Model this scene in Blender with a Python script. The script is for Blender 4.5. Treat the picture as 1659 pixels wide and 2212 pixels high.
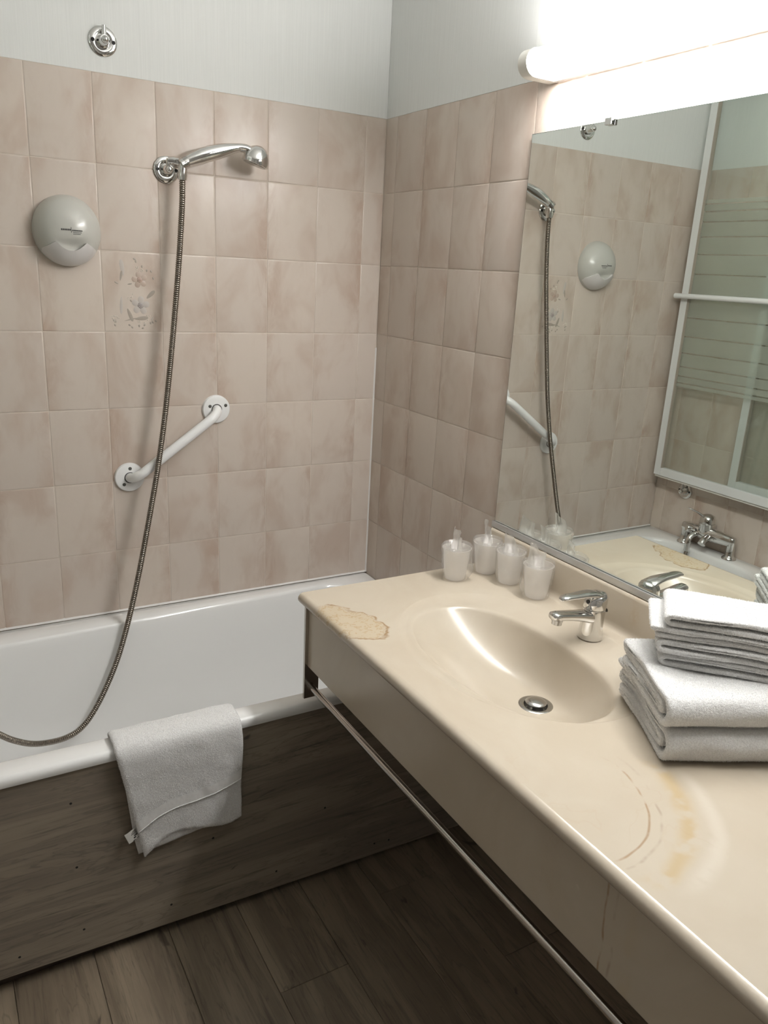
import bpy, bmesh, math, random
from mathutils import Vector, Matrix, noise
for o in list(bpy.data.objects): bpy.data.objects.remove(o)
SC = bpy.context.scene
COL = SC.collection
PI = math.pi
# ------------------------------------------------------------------ camera
CAM = Vector((-1.23878, -2.16975, 1.51487))
YAW, PITCH, ROLL, FPX = 0.539547, -0.299286, 0.0531708, 1694.498
fw = Vector((math.sin(YAW)*math.cos(PITCH), math.cos(YAW)*math.cos(PITCH), math.sin(PITCH)))
rt = Vector((math.cos(YAW), -math.sin(YAW), 0)); up = rt.cross(fw)
r2 = rt*math.cos(ROLL)+up*math.sin(ROLL); u2 = -rt*math.sin(ROLL)+up*math.cos(ROLL)
cd = bpy.data.cameras.new('camera'); cam = bpy.data.objects.new('camera', cd); COL.objects.link(cam)
cam.matrix_world = Matrix(((r2.x, u2.x, -fw.x, CAM.x), (r2.y, u2.y, -fw.y, CAM.y), (r2.z, u2.z, -fw.z, CAM.z), (0, 0, 0, 1)))
cd.sensor_fit = 'VERTICAL'; cd.sensor_height = 24.0; cd.lens = FPX/2212*24.0; cd.clip_start = 0.02
SC.camera = cam
# ------------------------------------------------------------------ world, exposure
w = bpy.data.worlds.new('world'); SC.world = w; w.use_nodes = True
w.node_tree.nodes['Background'].inputs[0].default_value = (0.9, 0.92, 1, 1)
w.node_tree.nodes['Background'].inputs[1].default_value = 0.0   # closed room: all light comes from the lamp
w.cycles.sampling_method = 'NONE'
SC.cycles.max_bounces = 7; SC.cycles.diffuse_bounces = 4; SC.cycles.glossy_bounces = 4; SC.cycles.transmission_bounces = 6; SC.cycles.transparent_max_bounces = 14; SC.cycles.use_light_tree = False
SC.view_settings.view_transform = 'Standard'; SC.view_settings.look = 'None'
SC.view_settings.gamma = 1.0; SC.view_settings.use_curve_mapping = False
SC.view_settings.exposure = 0.0
LAMP_STRENGTH = 55.0
LAMP_COLOR = (1.0, 0.985, 0.975)

# ------------------------------------------------------------------ materials
class NT:
    def __init__(s, name):
        s.m = bpy.data.materials.new(name); s.m.use_nodes = True
        s.t = s.m.node_tree; s.n = s.t.nodes; s.l = s.t.links
        s.b = s.n['Principled BSDF']; s.out = s.n['Material Output']
    def new(s, typ, **kw):
        n = s.n.new(typ)
        for k, v in kw.items(): setattr(n, k, v)
        return n
    def put(s, sock, v):
        if isinstance(v, bpy.types.NodeSocket): s.l.new(v, sock)
        elif isinstance(v, (tuple, list)) and len(v) == 3 and sock.type == 'RGBA': sock.default_value = (*v, 1)
        else: sock.default_value = v
    def M(s, op, a, b=0.0, c=0.0):
        n = s.new('ShaderNodeMath', operation=op)
        s.put(n.inputs[0], a); s.put(n.inputs[1], b); s.put(n.inputs[2], c)
        return n.outputs[0]
    def V(s, op, a, b=(0, 0, 0)):
        n = s.new('ShaderNodeVectorMath', operation=op)
        s.put(n.inputs[0], a); s.put(n.inputs[1], b)
        return n.outputs['Value'] if op in ('LENGTH', 'DOT_PRODUCT') else n.outputs[0]
    def mix(s, f, a, b):
        n = s.new('ShaderNodeMix', data_type='RGBA')
        s.put(n.inputs[0], f); s.put(n.inputs[6], a); s.put(n.inputs[7], b)
        return n.outputs[2]
    def noise(s, vec, scale, detail=3, rough=0.5, dist=0.0, w=None):
        n = s.new('ShaderNodeTexNoise')
        if w is not None: n.noise_dimensions = '4D'; s.put(n.inputs['W'], w)
        s.put(n.inputs['Vector'], vec); n.inputs['Scale'].default_value = scale
        n.inputs['Detail'].default_value = detail; n.inputs['Roughness'].default_value = rough
        n.inputs['Distortion'].default_value = dist
        return n.outputs['Fac']
    def ss(s, x, lo, hi):
        n = s.new('ShaderNodeMapRange', interpolation_type='SMOOTHSTEP')
        s.put(n.inputs[0], x); s.put(n.inputs[1], lo); s.put(n.inputs[2], hi)
        return n.outputs[0]
    def coord(s, which='Object'):
        return s.new('ShaderNodeTexCoord').outputs[which]
    def pos(s):
        return s.new('ShaderNodeNewGeometry').outputs['Position']
    def mapping(s, vec, scale=(1, 1, 1), rot=(0, 0, 0), loc=(0, 0, 0)):
        n = s.new('ShaderNodeMapping'); s.put(n.inputs[0], vec)
        n.inputs['Scale'].default_value = scale; n.inputs['Rotation'].default_value = rot; n.inputs['Location'].default_value = loc
        return n.outputs[0]
    def bump(s, h, dist=0.001, strength=1.0):
        n = s.new('ShaderNodeBump'); s.put(n.inputs['Height'], h)
        n.inputs['Distance'].default_value = dist; n.inputs['Strength'].default_value = strength
        s.l.new(n.outputs[0], s.b.inputs['Normal'])
    def base(s, col, rough=0.5, metal=0.0, **kw):
        s.put(s.b.inputs['Base Color'], col); s.put(s.b.inputs['Roughness'], rough); s.put(s.b.inputs['Metallic'], metal)
        for k, v in kw.items(): s.put(s.b.inputs[k.replace('_', ' ')], v)

MAT = {}
def simple(key, col, rough=0.5, metal=0.0, **kw):
    t = NT(key); t.base(col, rough, metal, **kw); MAT[key] = t.m; return t
simple('white_metal', (0.80, 0.80, 0.79), 0.28)
simple('white_plastic', (0.80, 0.78, 0.72), 0.4)
simple('grey_screw', (0.16, 0.16, 0.15), 0.35, 0.8)
simple('dark', (0.012, 0.011, 0.010), 0.6)
simple('ink', (0.06, 0.058, 0.055), 0.7)
simple('aluminium', (0.60, 0.60, 0.60), 0.38, 0.9)
simple('mirror', (0.80, 0.835, 0.80), 0.0, 1.0)
simple('mirror_edge', (0.03, 0.045, 0.04), 0.15)
simple('door_paint', (0.62, 0.60, 0.56), 0.4)
simple('batten', (0.05, 0.035, 0.025), 0.8)
simple('caulk', (0.68, 0.66, 0.63), 0.5)
simple('screen_frame', (0.68, 0.69, 0.68), 0.35)
t = NT('chrome'); c = t.noise(t.coord(), 60, 2)
t.base((0.72, 0.715, 0.70), t.M('ADD', 0.06, t.M('MULTIPLY', c, 0.05)), 1.0); MAT['chrome'] = t.m
t = NT('dull_chrome'); c = t.noise(t.coord(), 40, 3)
t.base((0.52, 0.51, 0.49), t.M('ADD', 0.16, t.M('MULTIPLY', c, 0.10)), 1.0); MAT['dull_chrome'] = t.m
t = NT('hose_steel'); t.base((0.27, 0.24, 0.205), 0.26, 1.0); MAT['hose_steel'] = t.m
t = NT('rail_steel'); t.base((0.50, 0.47, 0.44), 0.18, 1.0); MAT['rail_steel'] = t.m

# glazed wall tile: cream with rosy brown clouding, different on every tile
def tile_mat(key, tint=(1, 1, 1)):
    t = NT(key)
    oi = t.new('ShaderNodeObjectInfo').outputs['Random']; co = t.coord()
    W = t.M('MULTIPLY', oi, 97.0)
    a = t.noise(t.mapping(co, (9, 9, 5.5), (0, 0.45, 0)), 1.0, 3, 0.55, 0.6, W)
    b = t.noise(t.mapping(co, (24, 24, 10), (0, -0.4, 0)), 1.0, 4, 0.6, 1.2, W)
    sx = t.new('ShaderNodeSeparateXYZ'); t.l.new(co, sx.inputs[0])
    side = t.M('SUBTRACT', t.M('MULTIPLY', t.M('GREATER_THAN', t.M('FRACT', t.M('MULTIPLY', oi, 7.31)), 0.45), 2.0), 1.0)
    e = t.ss(t.M('MULTIPLY', sx.outputs[0], side), 0.02, 0.074)
    f = t.M('ADD', t.M('MULTIPLY', t.ss(a, 0.44, 0.68), 0.62), t.M('MULTIPLY', t.M('MULTIPLY', e, t.ss(b, 0.33, 0.62)), 0.60))
    f = t.M('ADD', f, t.M('MULTIPLY', t.ss(b, 0.5, 0.75), 0.18))
    f = t.M('MINIMUM', f, 1.0)
    lite = t.mix(oi, (0.600*tint[0], 0.525*tint[1], 0.455*tint[2]), (0.565*tint[0], 0.495*tint[1], 0.435*tint[2]))
    col = t.mix(f, lite, (0.465*tint[0], 0.365*tint[1], 0.297*tint[2]))
    t.base(col, 0.30); t.b.inputs['Specular IOR Level'].default_value = 0.35
    t.bump(t.noise(co, 60, 1), 0.0005, 0.35); MAT[key] = t.m
tile_mat('tile')
t = NT('grout'); t.base(t.mix(t.noise(t.pos(), 25, 3), (0.74, 0.68, 0.60), (0.52, 0.44, 0.37)), 0.8); MAT['grout'] = t.m
t = NT('wallpaper'); p = t.pos()
n1 = t.noise(t.mapping(p, (260, 260, 5)), 1.0, 3, 0.6); n2 = t.noise(t.mapping(p, (38, 38, 0.5)), 1.0, 2, 0.5)
t.base(t.mix(t.ss(n1, 0.3, 0.7), (0.70, 0.71, 0.69), (0.73, 0.74, 0.72)), 0.75)
t.bump(t.M('ADD', n1, t.M('MULTIPLY', t.ss(n2, 0.6, 0.72), 1.2)), 0.0007, 0.25); MAT['wallpaper'] = t.m
t = NT('plaster'); t.base((0.42, 0.41, 0.39), 0.85); t.bump(t.noise(t.pos(), 90, 3), 0.0006, 0.4); MAT['plaster'] = t.m
t = NT('enamel'); t.base((0.80, 0.80, 0.785), 0.13, 0.0, Coat_Weight=0.4, Coat_Roughness=0.05)
t.bump(t.noise(t.pos(), 14, 2), 0.0006, 0.3); MAT['enamel'] = t.m

# cultured marble of the vanity: cream with clouds and a few brown swirls
t = NT('marble'); p = t.pos()
wob = t.V('SCALE', t.V('SUBTRACT', t.new('ShaderNodeTexNoise').outputs['Color'], (0.5, 0.5, 0.5)))
nn = [n for n in t.n if n.type == 'TEX_NOISE'][-1]; t.l.new(p, nn.inputs['Vector']); nn.inputs['Scale'].default_value = 9; nn.inputs['Detail'].default_value = 2
vs = [n for n in t.n if n.type == 'VECT_MATH' and n.operation == 'SCALE'][-1]; vs.inputs['Scale'].default_value = 0.03
q = t.V('ADD', p, wob)
col = t.mix(t.ss(t.noise(p, 5, 4, 0.55, 0.8), 0.35, 0.7), (0.475, 0.412, 0.325), (0.500, 0.442, 0.357))
fine = t.noise(p, 120, 3, 0.6)
def arc(col, cx, cy, r, wd, c, k, lo=0.30):
    d = t.V('LENGTH', t.V('MULTIPLY', t.V('SUBTRACT', q, (cx, cy, 0.8)), (1, 1, 0.02)))
    line = t.M('SUBTRACT', 1.0, t.ss(t.M('ABSOLUTE', t.M('SUBTRACT', d, r)), 0.0, wd))
    br = t.ss(t.noise(p, 34, 2), lo, lo+0.25)
    return t.mix(t.M('MULTIPLY', t.M('MULTIPLY', line, br), k), col, c)
def window(x0, y0, rad):   # soft circular limit of a swirl
    return t.M('SUBTRACT', 1.0, t.ss(t.V('LENGTH', t.V('MULTIPLY', t.V('SUBTRACT', q, (x0, y0, 0.8)), (1, 1, 0.0))), rad*0.75, rad))
base0 = col
sw = arc(col, -0.53, -1.47, 0.148, 0.0032, (0.30, 0.19, 0.10), 0.75, 0.34)
sw = arc(sw, -0.53, -1.47, 0.167, 0.004, (0.34, 0.27, 0.20), 0.6, 0.42)
sw = arc(sw, -0.53, -1.47, 0.203, 0.022, (0.46, 0.33, 0.15), 0.55, 0.34)
sw = arc(sw, -0.53, -1.47, 0.238, 0.018, (0.60, 0.55, 0.47), 0.55, 0.2)
col = t.mix(window(-0.43, -1.58, 0.15), base0, sw)
# patch by the front edge near the bath
wn = t.new('ShaderNodeTexNoise'); t.l.new(p, wn.inputs['Vector']); wn.inputs['Scale'].default_value = 24; wn.inputs['Detail'].default_value = 3
w2 = t.new('ShaderNodeVectorMath', operation='SCALE'); t.l.new(t.V('SUBTRACT', wn.outputs['Color'], (0.5, 0.5, 0.5)), w2.inputs[0]); w2.inputs['Scale'].default_value = 0.06
qp = t.V('ADD', p, w2.outputs[0])
d = t.V('LENGTH', t.V('MULTIPLY', t.mapping(t.V('SUBTRACT', qp, (-0.515, -0.850, 0.8)), (1, 1, 1), (0, 0, -0.42)), (17.5, 9.6, 0.0)))
wv = t.M('ABSOLUTE', t.M('SINE', t.M('ADD', t.M('MULTIPLY', d, 7.0), t.M('MULTIPLY', fine, 7.0))))
sz = t.new('ShaderNodeSeparateXYZ'); t.l.new(p, sz.inputs[0]); upz = t.ss(sz.outputs[2], 0.776, 0.784)
inside = t.M('MULTIPLY', upz, t.M('SUBTRACT', 1.0, t.ss(d, 0.80, 1.0)))
rim = t.M('MULTIPLY', t.M('MULTIPLY', upz, t.ss(t.noise(p, 30, 2), 0.38, 0.58)), t.M('SUBTRACT', 1.0, t.ss(t.M('ABSOLUTE', t.M('SUBTRACT', d, 0.95)), 0.0, 0.07)))
col = t.mix(t.M('MULTIPLY', t.M('MULTIPLY', inside, t.M('SUBTRACT', 1.0, t.ss(wv, 0.0, 0.45))), 0.75), col, (0.33, 0.21, 0.09))
col = t.mix(t.M('MULTIPLY', inside, 0.38), col, (0.46, 0.35, 0.20))
col = t.mix(t.M('MULTIPLY', rim, 0.9), col, (0.27, 0.17, 0.08))
# general veins
v1 = t.M('ABSOLUTE', t.M('SUBTRACT', t.noise(q, 4.3, 4, 0.5, 1.2), 0.5))
vm = t.M('MULTIPLY', t.M('SUBTRACT', 1.0, t.ss(v1, 0.0, 0.012)), t.ss(t.noise(p, 3.1, 2), 0.52, 0.66))
col = t.mix(t.M('MULTIPLY', vm, 0.07), col, (0.40, 0.26, 0.13))
# a vein running down the splashback
dv = t.V('LENGTH', t.V('MULTIPLY', t.V('SUBTRACT', q, (0.0, -1.157, 0.86)), (1.2, 1.0, 0.22)))
col = t.mix(t.M('MULTIPLY', t.M('SUBTRACT', 1.0, t.ss(dv, 0.006, 0.024)), t.M('MULTIPLY', t.ss(fine, 0.3, 0.6), 0.6)), col, (0.40, 0.25, 0.11))
t.base(col, 0.23, 0.0, Coat_Weight=0.0, Coat_Roughness=0.10); MAT['marble'] = t.m

# woods: grain along local x
def wood(key, c1, c2, c3, knots=True, rough=0.45):
    t = NT(key); oi = t.new('ShaderNodeObjectInfo').outputs['Random']; co = t.coord(); W = t.M('MULTIPLY', oi, 61.0)
    a = t.noise(t.mapping(co, (1.6, 14, 14)), 1.0, 4, 0.6, 1.0, W)
    g = t.noise(t.mapping(co, (6, 150, 150)), 1.0, 4, 0.7, 0.3, W)
    k = t.noise(t.mapping(co, (5, 12, 12)), 1.0, 3, 0.5, 2.5, W)
    ring = t.M('ABSOLUTE', t.M('SINE', t.M('MULTIPLY', a, 26.0)))
    col = t.mix(t.ss(a, 0.36, 0.66), c1, c2)
    col = t.mix(t.M('MULTIPLY', t.ss(g, 0.52, 0.75), 0.55), col, c3)
    st = t.noise(t.mapping(co, (3.0, 55, 55)), 1.0, 4, 0.65, 0.6, W)
    col = t.mix(t.M('MULTIPLY', t.ss(st, 0.56, 0.72), 0.65), col, c3)
    col = t.mix(t.M('MULTIPLY', t.ss(st, 0.46, 0.28), 0.22), col, c2)
    col = t.mix(t.M('MULTIPLY', t.M('SUBTRACT', 1.0, t.ss(ring, 0.0, 0.35)), 0.28), col, c3)
    if knots: col = t.mix(t.M('MULTIPLY', t.ss(k, 0.66, 0.74), 0.75), col, c3)
    t.base(col, rough); t.bump(g, 0.0004, 0.5); MAT[key] = t.m
wood('floor_wood', (0.145, 0.113, 0.078), (0.240, 0.192, 0.135), (0.048, 0.037, 0.026))
wood('panel_wood', (0.195, 0.163, 0.128), (0.295, 0.250, 0.192), (0.058, 0.046, 0.037))
# terry
t = NT('terry'); p = t.pos()
h = t.noise(p, 420, 3, 0.7); h2 = t.noise(p, 150, 3, 0.6)
t.base(t.mix(t.ss(h, 0.3, 0.75), (0.70, 0.69, 0.675), (0.88, 0.88, 0.87)), 1.0, 0.0, Sheen_Weight=0.35, Sheen_Roughness=0.5)
t.b.inputs['Specular IOR Level'].default_value = 0.1
t.bump(t.M('ADD', h, t.M('MULTIPLY', h2, 0.8)), 0.003, 0.75); MAT['terry'] = t.m
t = NT('terry_pile'); t.n.remove(t.b)
df = t.new('ShaderNodeBsdfDiffuse'); tl = t.new('ShaderNodeBsdfTranslucent'); ms = t.new('ShaderNodeMixShader')
df.inputs[0].default_value = (0.90, 0.90, 0.89, 1); tl.inputs[0].default_value = (0.90, 0.90, 0.89, 1)
t.l.new(df.outputs[0], ms.inputs[1]); t.l.new(tl.outputs[0], ms.inputs[2]); t.l.new(ms.outputs[0], t.out.inputs[0]); MAT['terry_pile'] = t.m
t = NT('towel_band'); p = t.pos(); t.base((0.78, 0.775, 0.76), 0.9); t.bump(t.noise(t.mapping(p, (60, 60, 900)), 1.0, 2), 0.0006, 0.5); MAT['towel_band'] = t.m
t = NT('tag_cloth'); t.base((0.62, 0.61, 0.57), 0.9); MAT['tag_cloth'] = t.m
# pearl grey plastic of the dispenser
t = NT('pearl'); t.base((0.485, 0.48, 0.44), 0.30, 0.0, Coat_Weight=0.3, Coat_Roughness=0.15); MAT['pearl'] = t.m
t = NT('pearl_button'); t.base((0.63, 0.61, 0.595), 0.30, 0.0, Coat_Weight=0.3, Coat_Roughness=0.15); MAT['pearl_button'] = t.m
# thin plastics
def film(key, col, alpha, rough, trans=0.5, tr_col=(1, 1, 1), bumpy=0):
    t = NT(key); t.n.remove(t.b)
    tr = t.new('ShaderNodeBsdfTransparent'); tr.inputs[0].default_value = (*tr_col, 1)
    df = t.new('ShaderNodeBsdfDiffuse'); df.inputs[0].default_value = (*col, 1)
    tl = t.new('ShaderNodeBsdfTranslucent'); tl.inputs[0].default_value = (*col, 1)
    gl = t.new('ShaderNodeBsdfGlossy'); gl.inputs['Roughness'].default_value = rough
    m1 = t.new('ShaderNodeMixShader'); m1.inputs[0].default_value = trans; t.l.new(df.outputs[0], m1.inputs[1]); t.l.new(tl.outputs[0], m1.inputs[2])
    m2 = t.new('ShaderNodeMixShader'); t.l.new(tr.outputs[0], m2.inputs[1]); t.l.new(m1.outputs[0], m2.inputs[2]); m2.inputs[0].default_value = alpha
    fr = t.new('ShaderNodeLayerWeight'); fr.inputs[0].default_value = 0.5
    fz = t.M('ADD', 0.05 if not bumpy else 0.12, t.M('MULTIPLY', t.M('POWER', fr.outputs['Facing'], 4.0), 0.55))
    m3 = t.new('ShaderNodeMixShader'); t.l.new(fz, m3.inputs[0]); t.l.new(m2.outputs[0], m3.inputs[1]); t.l.new(gl.outputs[0], m3.inputs[2])
    if bumpy:
        b = t.new('ShaderNodeBump'); b.inputs['Distance'].default_value = 0.002; b.inputs['Strength'].default_value = bumpy
        t.l.new(t.noise(t.mapping(t.pos(), (1, 1, 0.6)), 110, 3, 0.6, 1.5), b.inputs['Height'])
        t.l.new(b.outputs[0], gl.inputs['Normal']); t.l.new(b.outputs[0], fr.inputs['Normal']); t.l.new(b.outputs[0], df.inputs['Normal'])
    t.l.new(m3.outputs[0], t.out.inputs[0]); MAT[key] = t.m
film('cup_plastic', (1.0, 0.97, 0.925), 0.42, 0.2, 0.6)
film('wrap_film', (1.0, 0.985, 0.96), 0.15, 0.06, 0.6, bumpy=0.9)
film('ear_film', (1.0, 0.985, 0.96), 0.50, 0.06, 0.6, bumpy=0.7)
film('screen_glass', (0.5, 0.55, 0.5), 0.03, 0.02, 0.3, (0.95, 0.97, 0.955))
film('frosted_band', (0.70, 0.74, 0.67), 0.28, 0.3, 0.5, (0.96, 0.98, 0.96))
t = NT('lamp_glow'); t.base((0.9, 0.9, 0.88), 0.4); t.b.inputs['Emission Color'].default_value = (*LAMP_COLOR, 1); t.b.inputs['Emission Strength'].default_value = LAMP_STRENGTH; MAT['lamp_glow'] = t.m
simple('petal_rose', (0.47, 0.375, 0.31), 0.35); simple('petal_blue', (0.50, 0.455, 0.415), 0.35)
simple('flower_eye_rose', (0.40, 0.285, 0.23), 0.4); simple('flower_eye_blue', (0.33, 0.29, 0.275), 0.4)
simple('leaf_grey', (0.36, 0.315, 0.265), 0.35); simple('bead_white', (0.62, 0.57, 0.50), 0.3)

# ------------------------------------------------------------------ mesh helpers
ORIG = {}
class G:
    def __init__(s): s.v = []; s.f = []; s.mi = []
    def add(s, vs, fs, mi=0):
        k = len(s.v); s.v += [Vector(a) for a in vs]; s.f += [tuple(i+k for i in f) for f in fs]; s.mi += [mi]*len(fs); return s
    def box(s, x0, x1, y0, y1, z0, z1, mi=0):
        return s.add([(x0, y0, z0), (x1, y0, z0), (x1, y1, z0), (x0, y1, z0), (x0, y0, z1), (x1, y0, z1), (x1, y1, z1), (x0, y1, z1)],
                     [(0, 3, 2, 1), (4, 5, 6, 7), (0, 1, 5, 4), (1, 2, 6, 5), (2, 3, 7, 6), (3, 0, 4, 7)], mi)
    def loft(s, rings, cap0=True, cap1=True, closed=True, mi=0):
        n = len(rings[0]); vs = [p for r in rings for p in r]; fs = []
        for i in range(len(rings)-1):
            for j in range(n if closed else n-1):
                k = (j+1) % n; fs.append((i*n+j, i*n+k, (i+1)*n+k, (i+1)*n+j))
        if cap0: fs.append(tuple(range(n-1, -1, -1)))
        if cap1: fs.append(tuple((len(rings)-1)*n+j for j in range(n)))
        return s.add(vs, fs, mi)
    def tube(s, path, r, seg=16, caps=True, mi=0):
        path = [Vector(p) for p in path]; n = len(path)
        rr = r if isinstance(r, (list, tuple)) else [r]*n
        T = [(path[min(i+1, n-1)]-path[max(i-1, 0)]).normalized() for i in range(n)]
        a = Vector((0, 0, 1)) if abs(T[0].z) < 0.9 else Vector((1, 0, 0))
        U = (a-T[0]*a.dot(T[0])).normalized(); rings = []
        for i in range(n):
            U = (U-T[i]*U.dot(T[i])).normalized(); W = T[i].cross(U)
            rings.append([path[i]+(U*math.cos(2*PI*j/seg)+W*math.sin(2*PI*j/seg))*rr[i] for j in range(seg)])
        return s.loft(rings, caps, caps, mi=mi)
    def lathe(s, o, axis, prof, seg=32, mi=0):   # prof: (radius, height along axis)
        o = Vector(o); ax = Vector(axis).normalized(); a = Vector((0, 0, 1)) if abs(ax.z) < 0.9 else Vector((1, 0, 0))
        U = (a-ax*a.dot(ax)).normalized(); W = ax.cross(U)
        rings = [[o+ax*h+(U*math.cos(2*PI*j/seg)+W*math.sin(2*PI*j/seg))*max(r, 1e-5) for j in range(seg)] for r, h in prof]
        return s.loft(rings, mi=mi)
    def grid(s, nu, nv, fn, mi=0):
        vs = [fn(i/nu, j/nv) for j in range(nv+1) for i in range(nu+1)]
        fs = [(j*(nu+1)+i, j*(nu+1)+i+1, (j+1)*(nu+1)+i+1, (j+1)*(nu+1)+i) for j in range(nv) for i in range(nu)]
        return s.add(vs, fs, mi)
def setmesh(name, g, mats, org, smooth=35, bevel=0, bseg=2, weld=False):
    me = bpy.data.meshes.new(name)
    me.from_pydata([v-org for v in g.v], [], g.f)
    mats = mats if isinstance(mats, (list, tuple)) else [mats]
    for m in mats: me.materials.append(MAT[m])
    if len(mats) > 1: me.polygons.foreach_set('material_index', g.mi)
    bm = bmesh.new(); bm.from_mesh(me)
    if weld: bmesh.ops.remove_doubles(bm, verts=bm.verts, dist=1e-5)
    if bevel:
        es = [e for e in bm.edges if len(e.link_faces) == 2 and e.calc_face_angle(0) > 0.6]
        bmesh.ops.bevel(bm, geom=es, offset=bevel, segments=bseg, profile=0.5, affect='EDGES', clamp_overlap=True)
    bmesh.ops.recalc_face_normals(bm, faces=bm.faces)
    bm.to_mesh(me); bm.free()
    if smooth:
        me.polygons.foreach_set('use_smooth', [True]*len(me.polygons)); me.set_sharp_from_angle(angle=math.radians(smooth))
    return me
def obj(name, g, mats, parent=None, smooth=35, bevel=0, bseg=2, weld=False, org=None, label=None):
    o_ = ORIG[parent.name] if parent else (Vector(org) if org is not None else Vector((0, 0, 0)))
    me = setmesh(name, g, mats, o_, smooth, bevel, bseg, weld)
    o = bpy.data.objects.new(name, me); COL.objects.link(o)
    if parent: o.parent = parent
    else: o.location = o_
    ORIG[o.name] = o_
    if label: o['label'] = label
    return o
def tag(o, label, cat, group=None, kind=None):
    o['label'] = label; o['category'] = cat
    if group: o['group'] = group
    if kind: o['kind'] = kind
    return o
def thing(name, loc, label, cat, group=None):
    o = bpy.data.objects.new(name, None); COL.objects.link(o); o.location = loc; o.empty_display_size = 0.05
    ORIG[o.name] = Vector(loc); return tag(o, label, cat, group)
def bez(pts, n=12):     # Catmull-Rom through points
    P = [Vector(p) for p in pts]; P = [P[0]*2-P[1]]+P+[P[-1]*2-P[-2]]; out = []
    for i in range(1, len(P)-2):
        for k in range(n):
            t_ = k/n; a, b, c, d = P[i-1], P[i], P[i+1], P[i+2]
            out.append(0.5*((2*b)+(c-a)*t_+(2*a-5*b+4*c-d)*t_*t_+(3*b-a-3*c+d)*t_**3))
    return out+[P[-2]]
def lerp(a, b, t_): return a+(b-a)*t_
def nz(p, s, seed=0): return noise.noise(Vector(p)*s+Vector((seed*7.3, seed*3.1, seed*1.7)))

# ------------------------------------------------------------------ setting
TOP = 1.93; TW = 0.15; TH = 0.20227; JW = 0.0018; CEIL = 2.42
XL = -1.40; XF = -2.1; YN = -3.0; YR = -0.80      # alcove wall, far left wall, wall behind the camera, alcove return
def struct(name, g, mats, label, cat, **kw):
    o = obj(name, g, mats, **kw); return tag(o, label, cat, kind='structure')
D = 0.0013
wall_back = struct('wall_back', G().box(XL-0.1, 0.1, D, 0.1, 0, TOP, 0).box(XL-0.1, 0.1, D-0.001, 0.1, TOP, CEIL, 1), ['grout', 'wallpaper'], 'long wall behind the bathtub, beige tiles below white wallpaper', 'wall', smooth=0)
wall_right = struct('wall_right', G().box(D, 0.1, YN-0.1, D-0.001, 0, TOP, 0).box(D-0.001, 0.1, YN-0.1, D-0.002, TOP, CEIL, 1), ['grout', 'wallpaper'], 'wall carrying the mirror and lamp, beige tiles below white wallpaper', 'wall', smooth=0)
wall_left = struct('wall_left', G().box(XF-0.1, XL-D, YR, D-0.001, 0, TOP, 0).box(XF-0.1, XL-D, YR, D-0.002, TOP, CEIL, 1), ['grout', 'wallpaper'], 'tiled wall at the mixer end of the bathtub, seen in the mirror', 'wall', smooth=0)
struct('wall_side', G().box(XF-0.1, XF, YN-0.1, YR, 0, CEIL), 'plaster', 'plain grey wall left of the camera', 'wall', smooth=0)
struct('wall_front', G().box(XF, D-0.001, YN-0.1, YN, 0, CEIL), 'plaster', 'plain grey wall behind the camera', 'wall', smooth=0)
struct('ceiling', G().box(XF-0.1, 0.1, YN-0.1, 0.1, CEIL, CEIL+0.1), 'wallpaper', 'plain white ceiling', 'ceiling', smooth=0)
# tiles, each an object
TM = {}
def tile_mesh(w_, h_, key='tile'):
    k = (round(w_, 4), round(h_, 4), key)
    if k not in TM:
        g = G(); a, b = w_/2, h_/2
        def ring(i, y): return [(-a+i, y, -b+i), (a-i, y, -b+i), (a-i, y, b-i), (-a+i, y, b-i)]
        g.loft([ring(0, D), ring(0, 0.0007), ring(0.0009, 0.0002), ring(0.0028, 0.0)], cap0=False)
        TM[k] = setmesh('tile', g, key, Vector((0, 0, 0)), smooth=50)
    return TM[k]
def tile(wall, u, z, w_, h_, rot):
    o = bpy.data.objects.new('tile', tile_mesh(w_, h_)); COL.objects.link(o); o.parent = wall
    o.location = {0: (u, 0, z), 1: (0, u, z), 2: (XL, u, z)}[rot]; o.rotation_euler.z = {0: 0, 1: -PI/2, 2: PI/2}[rot]
    return o
def cuts(lo, hi, first):           # joints at first - k*TW
    c = [hi]; x = first
    while x > lo+0.004: c.append(x); x -= TW
    return c+[lo]
DECOR = None
for (wall, rot, cs, zmin) in ((wall_back, 0, cuts(XL, 0, -0.0653), 0.0), (wall_right, 1, cuts(-2.22, 0, -0.0643), 0.0), (wall_left, 2, cuts(YR, 0, -0.052), 0.0)):
    for a, b in zip(cs[:-1], cs[1:]):
        for r in range(10):
            z1 = TOP-r*TH; z0 = max(z1-TH, zmin)
            if z1-z0 < 0.02: continue
            if rot == 0 and z1 < 0.52: continue            # behind the bath
            if rot == 1 and z1 < 0.52 and a > -0.66: continue
            if rot == 2 and z1 < 0.52 and a > -0.66: continue
            if rot == 1 and a < -0.80 and 1.01 < z0 and z1 < 1.74: continue   # behind the mirror glass
            o = tile(wall, (a+b)/2, (z0+z1)/2, (a-b)-JW, (z1-z0)-JW, rot)
            if rot == 0 and r == 2 and abs((a+b)/2+0.7403) < 0.02: DECOR = o
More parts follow.
